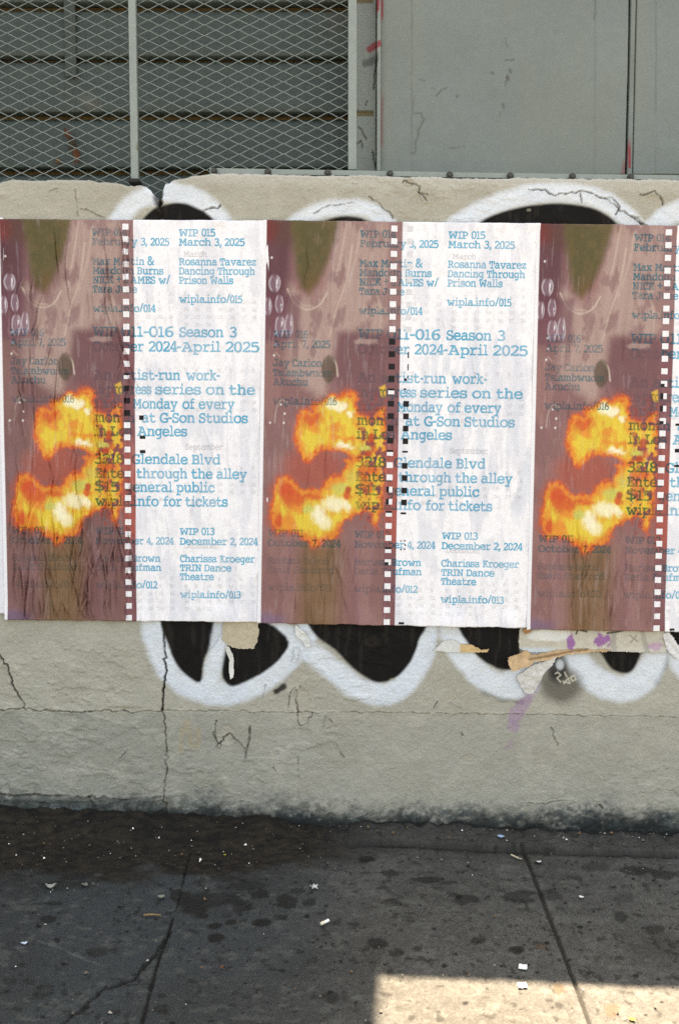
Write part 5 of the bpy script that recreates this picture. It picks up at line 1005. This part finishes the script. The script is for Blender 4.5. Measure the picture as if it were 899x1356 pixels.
    vis = np.where(fl > .3, .95, vis) * (1 - .35 * (fbm(cu / 14, cv / 20, 607 + seed) > .58) * dark)
    wash = np.clip(.86 + .5 * (fbm(cu / 20, cv / 30, 605 + seed) - .5), 0, 1)
    ink = base + (ink - base) * (vis * wash)[:, None]
    keep = ~((Rr[:, 4] < 3) & (cu < 177.5))
    cc = np.where((Rr[:, 4] == 3)[:, None], ink, np.where((Rr[:, 4] == 2)[:, None], base * .72, base * .86))
    Rr = Rr[keep]; cc = cc[keep]
    u0, v0, w, h = Rr[:, 0], Rr[:, 1], Rr[:, 2], Rr[:, 3]
    Uq = np.stack([u0, u0, u0 + w, u0 + w], 1); Vq = np.stack([v0, v0 + h, v0 + h, v0], 1)
    Pq = place(Uq, Vq, .00022).reshape(-1, 3)
    mesh_np('lettering', Pq, np.arange(len(Pq)).reshape(-1, 4), M['ink'], root, np.repeat(cc, 4, 0), flat=True)

Hh = 8.0
b1 = {12: 'h', 13: 'b', 14: 'b', 15: 'b'}
x1 = [(182.5, 254.2, 6.0, 6.0, 'b'), (183, 281, 7.6, 4.2, 'b'), (183, 300, 7.6, 4.2, 'b')]
b2 = {9: 'b', 10: 'b', 11: 'b', 12: 'b', 13: 'h', 14: 'b', 15: 'b', 16: 'b', 17: 'b', 18: 'h', 21: 'v', 22: 'v', 23: 'h', 26: 'h', 27: 'd'}
x2 = [(183.5, 5 + 16.15 * i, 7.4, 7.4, 'g') for i in range(9)] + [(187, 167, 1.6, 8, 'b'), (187, 183, 1.4, 8, 'b'), (183, 201.5, 3.4, 3.6, 'b'), (187, 198, 1.2, 3, 'b'), (182.4, 214.6, 3.4, 2, 'b')] + \
     [(182.6, v, 7.2, 7.6, 'b') for v in (231, 247.4, 263.4, 280)] + [(182.4, 296.5, 7.2, 2.4, 'b')] + [(182.2, v, 7.4, 7.6, 'b') for v in (312.5, 328.6, 345.3, 361)] + [(181.8, 378, 7.2, 2.6, 'b')] + \
     [(182, 415.4, 2, 1.6, 'b'), (187, 415, 2, 1.8, 'b'), (188, 420, 1.4, 3, 'b'), (182, 427, 2.2, 1.6, 'b'), (187, 426, 2, 2, 'b'), (182, 525.4, 7.2, 3, 'b')]
b3 = {12: 'd', 13: 'v', 14: 'v', 15: 'd'}
x3 = [(183, 254, 6, 3, 'b'), (183, 287, 8, 4.8, 'b'), (183, 308, 8, 3, 'b'), (183, 525.6, 7, 3, 'b')] + [(183.5, 5 + 16.15 * i, 7.4, 7.4, 'g') for i in range(3)]
make_poster(0, [(-352, 286), (3.2, 288.5), (-338, 806), (10.8, 812)], .0050, 'fire poster at the left picture edge, only its narrow white rim showing', (14, .0016, .6, .7), 0, b1, x1, None)
make_poster(1, [(1.5, 291), (354.5, 293), (13, 820), (351.5, 823)], .0078, 'most crumpled fire poster, deep vertical creases below its flames', (150, .0062, .88, 1.7), 1, b1, x1, None)
make_poster(2, [(354, 292.5), (711.5, 297), (346, 824), (698.5, 830.5)], .0092, 'smooth fire poster with two columns of black square perforations', (46, .0030, .5, 1.3), 2, b2, x2, None)
make_poster(3, [(714, 297), (1074, 303), (700.8, 832.5), (1054, 838)], .0106, 'rightmost fire poster with its white half cut off by the picture edge', (56, .0034, .75, 1.3), 3, b3, x3, None)

# ================================================================== PAPER REMNANTS ON THE WALL
def sheet_from_polygon(name, poly, toP, step, look, mat, parent=None, thick=.001, jag=0.0, seed=0):
    """a torn sheet: fine quads inside an outline, closed with a rim. toP maps outline coordinates to (front points)"""
    A = np.array(poly, float); xs = np.arange(A[:, 0].min() - step, A[:, 0].max() + 2 * step, step); ys = np.arange(A[:, 1].min() - step, A[:, 1].max() + 2 * step, step)
    X, Y = np.meshgrid(xs, ys, indexing='ij'); X = X.astype(F32); Y = Y.astype(F32)
    cx = X[:-1, :-1] + step / 2; cy = Y[:-1, :-1] + step / 2
    s = np.abs(np.diff(A[:, 0])).max(); sc = step
    d = sdf(cx, cy, poly, 40 * step) + jag * (fbm(cx / (3 * sc), cy / (3 * sc), 700 + seed) - .5) + 1.5 * jag * (fbm(cx / (12 * sc), cy / (12 * sc), 710 + seed) - .5)
    Q = grid_quads(*X.shape)[(d < 0).ravel()]
    P, Bk = toP(X, Y, np.pad(d, ((0, 1), (0, 1)), mode='edge'))
    C = look(X, Y)
    V = P.reshape(-1, 3); Cc = np.broadcast_to(C, X.shape + (3,)).reshape(-1, 3)
    e = np.concatenate([Q[:, [0, 1]], Q[:, [1, 2]], Q[:, [2, 3]], Q[:, [3, 0]]]); key = np.sort(e, 1); _, first, cnt = np.unique(key, axis=0, return_index=True, return_counts=True)
    be = e[first[cnt == 1]]
    V2 = np.concatenate([V, Bk.reshape(-1, 3)]); n = len(V); side = np.stack([be[:, 0], be[:, 1], be[:, 1] + n, be[:, 0] + n], 1)
    Cc = np.concatenate([Cc, Cc * .9])
    v, q, c = compact(V2, np.concatenate([Q, side, Q[:, ::-1] + n]), Cc)
    return mesh_np(name, v, q, mat, parent, c)
def wall_scrap(name, label, cat, poly, look, lift=.004, curl=None, seed=0, jag=2.0, step=.8, group=None):
    def toP(X, Y, d):
        pts = np.stack([np.asarray(on_wall_arr(X, Y, 0.0))], 0)[0]
        h = lift + .002 * (fbm(X / 9, Y / 9, 720 + seed) - .3) + .0008 * (fbm(X / 3, Y / 3, 722 + seed) - .5)
        if curl: h = h + curl(X, Y)
        f = pts.copy(); f[..., 1] = -h; b = pts.copy(); b[..., 1] = -h + .0012
        return f, b
    lk = look if callable(look) else (lambda X, Y: np.zeros(X.shape + (3,), F32) + look * (.85 + .3 * fbm(X / 4, Y / 4, 730 + seed))[..., None])
    o = sheet_from_polygon(name, poly, toP, step, lk, M['paper'], None, jag=jag, seed=seed)
    return tag(o, label, cat, group)
def on_wall_arr(X, Y, Yp):
    a = (X - 449.5) / FPX; b = (678 - Y) / FPX; dy = cp + b * sp; dz = -sp + b * cp; t = (Yp + DIST) / dy
    return np.stack([a * t, np.full_like(a, Yp), CAMZ + dz * t], -1).astype(np.float64)
TAN, CARD, GREYP = S(190, 174, 148), S(192, 160, 124), S(186, 179, 164)
wall_scrap('paper_remnant', 'square tan paper patch stuck over black spray paint below the left poster', 'paper scrap', [(296, 818), (341, 820), (343, 838), (341, 850), (336, 858), (322, 858), (308, 857), (300, 851), (294, 846), (295, 834)], S(184, 171, 148), .0035, None, 1, group='paper scraps on the wall')
wall_scrap('paper_strip', 'narrow white torn paper strip dangling over black spray paint', 'paper scrap', [(299, 855), (304, 856), (309, 866), (310, 880), (310, 895), (306, 898), (304, 888), (304, 872), (300, 864)], S(206, 204, 196), .004, lambda X, Y: .010 * np.clip((Y - 870) / 28, 0, 1) ** 2, 2, 1.0, .6, group='paper scraps on the wall')
wall_scrap('paper_remnant', 'small white rag of paper stuck on the crossing of two white spray strokes', 'paper scrap', [(390, 826), (397, 830), (405, 838), (411, 848), (412, 857), (405, 856), (401, 848), (392, 842)], S(210, 210, 206), .004, lambda X, Y: .004 * (fbm(X / 3, Y / 3, 3)), 3, 1.6, .6, group='paper scraps on the wall')
wall_scrap('paper_strip', 'white paper rag below the crossing of two white spray strokes', 'paper scrap', [(390, 856), (396, 857), (394, 874), (388, 876)], S(200, 206, 210), .004, lambda X, Y: .003 * (fbm(X / 3, Y / 3, 6)), 4, 1.2, .6, group='paper scraps on the wall')
def two_tone(X, Y):
    C = np.zeros(X.shape + (3,), F32) + S(206, 206, 202); C = mixc(C, S(204, 172, 126), ss(608, 612, X + 3 * fbm(X / 2, Y / 2, 5))); return C * (.85 + .3 * fbm(X / 3, Y / 3, 731))[..., None]
wall_scrap('paper_strip', 'white and tan torn paper strip tapering over the black spray paint below the middle poster', 'paper scrap', [(574, 861), (588, 847), (602, 847), (610, 852), (625, 854), (636, 859), (647, 858), (645, 863), (628, 863), (610, 863), (592, 863)], two_tone, .004, lambda X, Y: .006 * np.clip((X - 600) / 45, 0, 1) ** 2, 5, 1.4, .6, group='paper scraps on the wall')
def band(X, Y):
    n = fbm(X / 3.5, Y / 3.5, 741); n1 = fbm(X / 14, Y / 10, 743)
    C = np.zeros(X.shape + (3,), F32) + S(186, 179, 164); C = C * (.88 + .24 * n)[..., None]
    C = mixc(C, S(214, 213, 208), .9 * (1 - ss(.7, 1.1, np.hypot((X - 726) / 30, (Y - 841) / 9) + .5 * (n1 - .5))))
    pv = np.maximum(1 - ss(.6, 1.0, np.hypot((X - 796) / 14, (Y - 848) / 11) + 1.0 * (n - .5)), 1 - ss(.6, 1, np.hypot((X - 755) / 7, (Y - 850) / 14) + .9 * (n - .5)))
    C = mixc(C, S(142, 76, 146), .85 * pv); C = mixc(C, S(176, 128, 166), .6 * (1 - ss(.5, 1.1, np.hypot((X - 866) / 12, (Y - 855) / 6) + .8 * (n - .5))))
    C = mixc(C, S(176, 190, 200), .7 * ss(856, 862, Y + 3 * n) * (1 - ss(720, 740, X)))
    C = mixc(C, S(140, 134, 124), .6 * (1 - ss(2, 6, np.abs(X - 813 + 3 * n)))); C = mixc(C, S(130, 126, 118), .5 * (1 - ss(2, 5, np.abs(X - 853 - .2 * (Y - 845) + 3 * n))))
    ln = np.minimum(dist_line(X, Y, [(762, 839), (764, 833), (776, 836)], 20), dist_line(X, Y, [(803, 838), (818, 836), (830, 833)], 20)); C = mixc(C, S(44, 38, 34), .9 * (1 - ss(.6, 1.8, ln)))
    ln = np.minimum(dist_line(X, Y, [(833, 841), (843, 849)], 20), dist_line(X, Y, [(842, 841), (834, 850)], 20)); C = mixc(C, S(120, 108, 92), .7 * (1 - ss(.4, 1.3, ln)))
    return C
wall_scrap('paper_remnant', 'long grey strip of an older poster with violet blots below the right poster', 'paper scrap', [(688, 826), (878, 830), (880, 863), (860, 863), (820, 862), (790, 861), (740, 863), (700, 862), (686, 858)], band, .0035, lambda X, Y: .004 * ss(855, 863, Y), 6, 1.6, .8, group='paper scraps on the wall')
def tanlook(X, Y):
    n = fbm(X / 4, Y / 4, 751); C = np.zeros(X.shape + (3,), F32) + CARD; C = C * (.7 + .6 * n)[..., None]
    C = mixc(C, S(110, 84, 52), .7 * (1 - ss(.5, 2.6, dist_line(X, Y, [(700, 872), (724, 868), (752, 862), (776, 859)], 20)))); return C
wall_scrap('paper_remnant', 'large tan torn cardboard flap curling out below the grey poster strip', 'paper scrap', [(669, 868), (680, 866), (694, 860), (704, 866), (726, 862), (760, 858), (780, 859), (812, 859), (800, 862), (770, 864), (750, 866), (728, 872), (708, 875), (690, 884), (676, 886), (672, 878)], tanlook, .008, lambda X, Y: .012 * np.clip((700 - X) / 30, 0, 1) ** 2 + .006 * ss(868, 884, Y), 7, 2.4, .7, group='paper scraps on the wall')
wall_scrap('paper_remnant', 'crumpled off white flap of torn paper under the tan cardboard flap', 'paper scrap', [(683, 894), (700, 882), (722, 874), (736, 868), (730, 880), (718, 892), (712, 906), (704, 918), (694, 916), (688, 908), (686, 900)], S(200, 196, 190), .004, lambda X, Y: .007 * (fbm(X / 7, Y / 7, 8)), 8, 2.4, .7, group='paper scraps on the wall')
wall_scrap('paper_remnant', 'tiny brown torn corner at the lower right tip of the middle poster', 'paper scrap', [(691, 832), (701, 829), (702, 836), (694, 838)], S(150, 104, 62), .0120, None, 9, 1.2, .6, group='paper scraps on the wall')
wall_scrap('paper_remnant', 'white shred of old poster hanging at the right end of the grey strip', 'paper scrap', [(876, 838), (884, 836), (893, 848), (900, 860), (897, 872), (888, 868), (880, 858)], S(212, 210, 208), .004, lambda X, Y: .005 * (fbm(X / 4, Y / 4, 9)), 10, 2.0, .7, group='paper scraps on the wall')

# ================================================================== LITTER ON THE PAVEMENT
M['litter'] = material('litter', attr=True, rough=.75, var=.1, vscale=300)
def ground_scrap(name, label, cat, px, py, w, h, rot, color, seed, lift=.002, curl=.003, shape=None, group=None, n=7, thick=.0008):
    """w x h metres, an irregular little sheet lying on the pavement"""
    c = on_ground(px, py); rg = np.random.default_rng(seed)
    if shape is None:
        an = np.sort(rg.uniform(0, 2 * math.pi, n)) * .35 + np.linspace(0, 2 * math.pi, n, endpoint=False) * .65
        shape = [(math.cos(a) * rg.uniform(.7, 1), math.sin(a) * rg.uniform(.7, 1)) for a in an]
    poly = [(x * w / 2 * 1000, y * h / 2 * 1000) for x, y in shape]; cr, sr = math.cos(rot), math.sin(rot)
    step = max(w, h) * 1000 / 18
    def toP(X, Y, d):
        x = (X * cr - Y * sr) / 1000 + c[0]; y = (X * sr + Y * cr) / 1000 + c[1]
        z = gz(x, y) + .0035 + lift + curl * ((X / (w * 500)) ** 2 * .7 + (fbm(X / (w * 300), Y / (h * 300), 800 + seed) - .5))
        z = z + np.where((px > 440) & (y > -.088), .016, 0)
        f = np.stack([x, y, z], -1); b = f.copy(); b[..., 2] -= thick
        return f, b
    def lk(X, Y): return np.zeros(X.shape + (3,), F32) + color * (.85 + .3 * fbm(X / (w * 200), Y / (w * 200), 810 + seed))[..., None]
    # front must face up: outline runs x then y
    o = sheet_from_polygon(name, poly, toP, step, lk, M['litter'], None, jag=step * .8, seed=seed)
    return tag(o, label, cat, group)
WHT = S(236, 236, 232); SQ = [(-1, -1), (1, -.9), (.95, 1), (-.95, .92)]
G1 = 'paper scraps on the pavement'
ground_scrap('paper_scrap', 'bright white folded paper scrap in the dark dirt beside the wall joint', 'paper scrap', 209.5, 1113, .011, .014, .3, WHT, 1, curl=.006, group=G1)
ground_scrap('paper_scrap', 'square white paper scrap lying in shade just above the sun patch', 'paper scrap', 692, 1283.5, .017, .017, -.25, WHT, 2, shape=SQ, curl=.001, group=G1)
ground_scrap('paper_scrap', 'square white paper scrap lying inside the sun patch', 'paper scrap', 691, 1308, .018, .016, .1, S(245, 242, 236), 3, shape=SQ, curl=.001, group=G1)
ground_scrap('paper_scrap', 'star shaped torn grey white scrap on the pavement right of the oil spots', 'paper scrap', 417, 1177, .022, .026, .5, S(186, 188, 184), 4, shape=[(-1, -.5), (-.2, -.3), (.1, -1), (.3, -.2), (1, .4), (.3, .3), (.2, 1), (-.2, .3), (-.8, .5), (-.4, 0)], group=G1)
ground_scrap('paper_scrap', 'curved white crumb of paper left of the yellow leaf', 'paper scrap', 266, 1142, .006, .014, -.3, S(224, 222, 214), 5, curl=.006, group=G1)
ground_scrap('paper_scrap', 'light blue scrap on the low ledge at the foot of the wall', 'paper scrap', 663, 1118, .022, .016, .1, S(150, 176, 204), 6, group=G1)
ground_scrap('paper_scrap', 'pointed tan paper scrap at the top of the right pavement joint', 'paper scrap', 684, 1138, .034, .012, -.45, S(186, 172, 148), 7, shape=[(-1, .9), (-.4, 1), (1, -.7), (.8, -1), (-.8, .2)], group=G1)
ground_scrap('paper_scrap', 'short white sliver right of the pointed tan scrap', 'paper scrap', 713, 1143.5, .016, .006, .15, S(214, 216, 214), 8, group=G1)
ground_scrap('paper_scrap', 'white pea sized scrap in the middle of the right slab', 'paper scrap', 769.5, 1190.5, .013, .009, -.5, WHT, 9, group=G1)
ground_scrap('paper_scrap', 'small yellow scrap on the sun patch at the bottom edge', 'paper scrap', 836, 1353, .013, .010, -.6, S(232, 190, 60), 10, group=G1)
ground_scrap('paper_scrap', 'pale grey white scrap on the left slab level with the scratch', 'paper scrap', 33, 1252, .016, .012, .2, S(180, 196, 214), 11, curl=.005, group=G1)
ground_scrap('fallen_leaf', 'grey shield shaped dry leaf on the left slab', 'leaf', 67, 1176, .024, .022, .1, S(142, 144, 136), 12, shape=[(-1, .7), (0, .5), (1, .8), (.7, -.2), (.1, -1), (-.5, -.3)], group='dry leaves')
ground_scrap('fallen_leaf', 'tiny yellow leaf in the dark dirt near the wall', 'leaf', 298, 1134.5, .009, .007, .5, S(178, 168, 40), 13, group='dry leaves')
ground_scrap('fallen_leaf', 'small pale crumpled leaf right of the grey shield shaped leaf', 'leaf', 113, 1174, .018, .014, .8, S(104, 106, 100), 14, curl=.006, group='dry leaves')
ground_scrap('fallen_leaf', 'oval pale leaf beside the left pavement joint', 'leaf', 214, 1190, .020, .012, .1, S(126, 126, 114), 15, group='dry leaves')
ground_scrap('fallen_leaf', 'bent white leaf stalk in the dirt at the foot of the wall', 'leaf', 107, 1099, .026, .004, .35, S(150, 150, 142), 16, curl=.005, group='dry leaves')
ground_scrap('fallen_leaf', 'rust brown shrivelled leaf tip below the two dark oil spots', 'leaf', 294, 1284, .008, .008, .4, S(120, 70, 44), 17, curl=.005, group='dry leaves')
def stick(name, label, cat, px, py, length, rad, rot, color, bend=0.0, tip=None, parts=None):
    c = on_ground(px, py); root = thing(name, label, cat, (c[0], c[1], gz(c[0], c[1])))
    def seg(nm, a, b, r0, r1, colr, m=None):
        bm = bmesh.new(); ring = []
        for t in np.linspace(a, b, 7):
            x = (t - .5) * length; y = bend * math.sin(t * 3.1); r = r0 + (r1 - r0) * (t - a) / (b - a)
            p = Vector((x * math.cos(rot) - y * math.sin(rot), x * math.sin(rot) + y * math.cos(rot), 0)); p += Vector((c[0], c[1], 0)); p.z = gz(p.x, p.y) + .003 + rad
            s = Vector((-math.sin(rot), math.cos(rot), 0))
            ring.append([bm.verts.new(p + s * (r * math.cos(q)) + Vector((0, 0, r * math.sin(q)))) for q in np.linspace(0, 2 * math.pi, 10, endpoint=False)])
        for p, q in zip(ring[:-1], ring[1:]):
            for i in range(10): bm.faces.new((p[i], p[(i + 1) % 10], q[(i + 1) % 10], q[i]))
        bm.faces.new(ring[0]); bm.faces.new(ring[-1])
        return bm_obj(nm, bm, material(nm + '_skin', colr, rough=.8, var=.25, vscale=400), root, True)
    for nm, a, b, r0, r1, colr in parts: seg(nm, a, b, r0, r1, colr)
stick('cigarette_butt', 'white cigarette butt on the pavement right of the round oil spots', 'cigarette butt', 430, 1225, .022, .0036, .75, None, 0, None, [('filter', 0, .45, .0036, .0036, S(222, 212, 190)), ('paper_tube', .452, 1, .0036, .0034, S(238, 238, 236))])
stick('twig', 'short light brown twig beside the crack of the left slab', 'twig', 202, 1215, .036, .002, .06, None, .003, None, [('stem', 0, 1, .0024, .0016, S(128, 104, 72))])
def specks():
    rg = np.random.default_rng(33); V = []; F = []; C = []
    for k in range(480):
        px = rg.uniform(-40, 940); py = 1088 + abs(rg.normal(0, 42)) if rg.random() < .72 else rg.uniform(1100, 1390)
        base_py = np.interp(px, [0, 450, 899], [1082, 1101, 1112]); py = max(py, base_py + 3)
        c = on_ground(px, py); r = rg.choice([.0013, .0020, .0032, .0048], p=[.48, .34, .14, .04]); z = gz(c[0], c[1]) + .0045 + r * .3 + (.016 if (px > 440 and c[1] > -.09) else 0) + (.012 if px < 400 and c[1] > -.1 else 0)
        tone = rg.choice(5, p=[.035, .14, .33, .28, .215]); colr = [S(226, 224, 218), S(150, 148, 140), S(92, 88, 80), S(48, 44, 38), S(106, 82, 58)][tone]
        b = len(V); ax = rg.uniform(0, 6.28)
        for i in range(5):
            a = ax + i * 1.2566; q = r * rg.uniform(.6, 1.25); V.append((c[0] + q * math.cos(a), c[1] + q * math.sin(a), z - r * .5))
        V.append((c[0] + rg.normal(0, r * .2), c[1] + rg.normal(0, r * .2), z + r * rg.uniform(.3, .9)))
        for i in range(5): F.append((b + i, b + (i + 1) % 5, b + 5))
        C += [colr] * 6
    o = mesh_np('grit', np.array(V), np.array(F), M['litter'], None, np.array(C), flat=True)
    tag(o, 'fine grit and crumbs scattered over the pavement along the wall', 'grit', kind='stuff')
specks()
# dead leaves caught between the mesh and the planks
def caught_leaf(label, px, py, w, h, rot, color, seed):
    c = on_wall(px, py, .298); rg = np.random.default_rng(seed)
    shape = [(0, 1), (.5, .5), (.75, -.1), (.35, -.8), (0, -1.1), (-.4, -.7), (-.8, 0), (-.45, .55)]
    poly = [(x * w * 500, y * h * 500) for x, y in shape]; cr, sr = math.cos(rot), math.sin(rot); step = max(w, h) * 1000 / 18
    def toP(X, Y, d):
        x = (X * cr - Y * sr) / 1000; z = (X * sr + Y * cr) / 1000; y = c[1] - .006 + .02 * (fbm(X / (w * 400), Y / (h * 400), 820 + seed) - .5)
        f = np.stack([c[0] + x, y + 0 * x, c[2] + z], -1); b = f.copy(); b[..., 1] += .001; return f, b
    o = sheet_from_polygon('dead_leaf', poly, toP, step, lambda X, Y: np.zeros(X.shape + (3,), F32) + color * (.6 + .8 * fbm(X / 8, Y / 8, 830 + seed))[..., None], M['litter'], None, jag=step, seed=seed)
    return tag(o, label, 'leaf', 'dead leaves behind the mesh')
caught_leaf('upper rust brown dead leaf caught behind the mesh left of the post', 90, 177, .022, .030, .5, S(104, 62, 42), 1)
caught_leaf('dark middle dead leaf caught behind the mesh left of the post', 96, 190, .030, .038, -.4, S(66, 56, 44), 2)
caught_leaf('lowest orange brown dead leaf caught behind the mesh left of the post', 102, 205, .026, .044, .2, S(104, 64, 42), 3)
caught_leaf('small ochre dead leaf in the corner above the wall behind the mesh', 78, 213, .020, .022, 1.0, S(118, 88, 54), 4)
print('verts', sum(len(o.data.vertices) for o in SC.objects if o.type == 'MESH'))
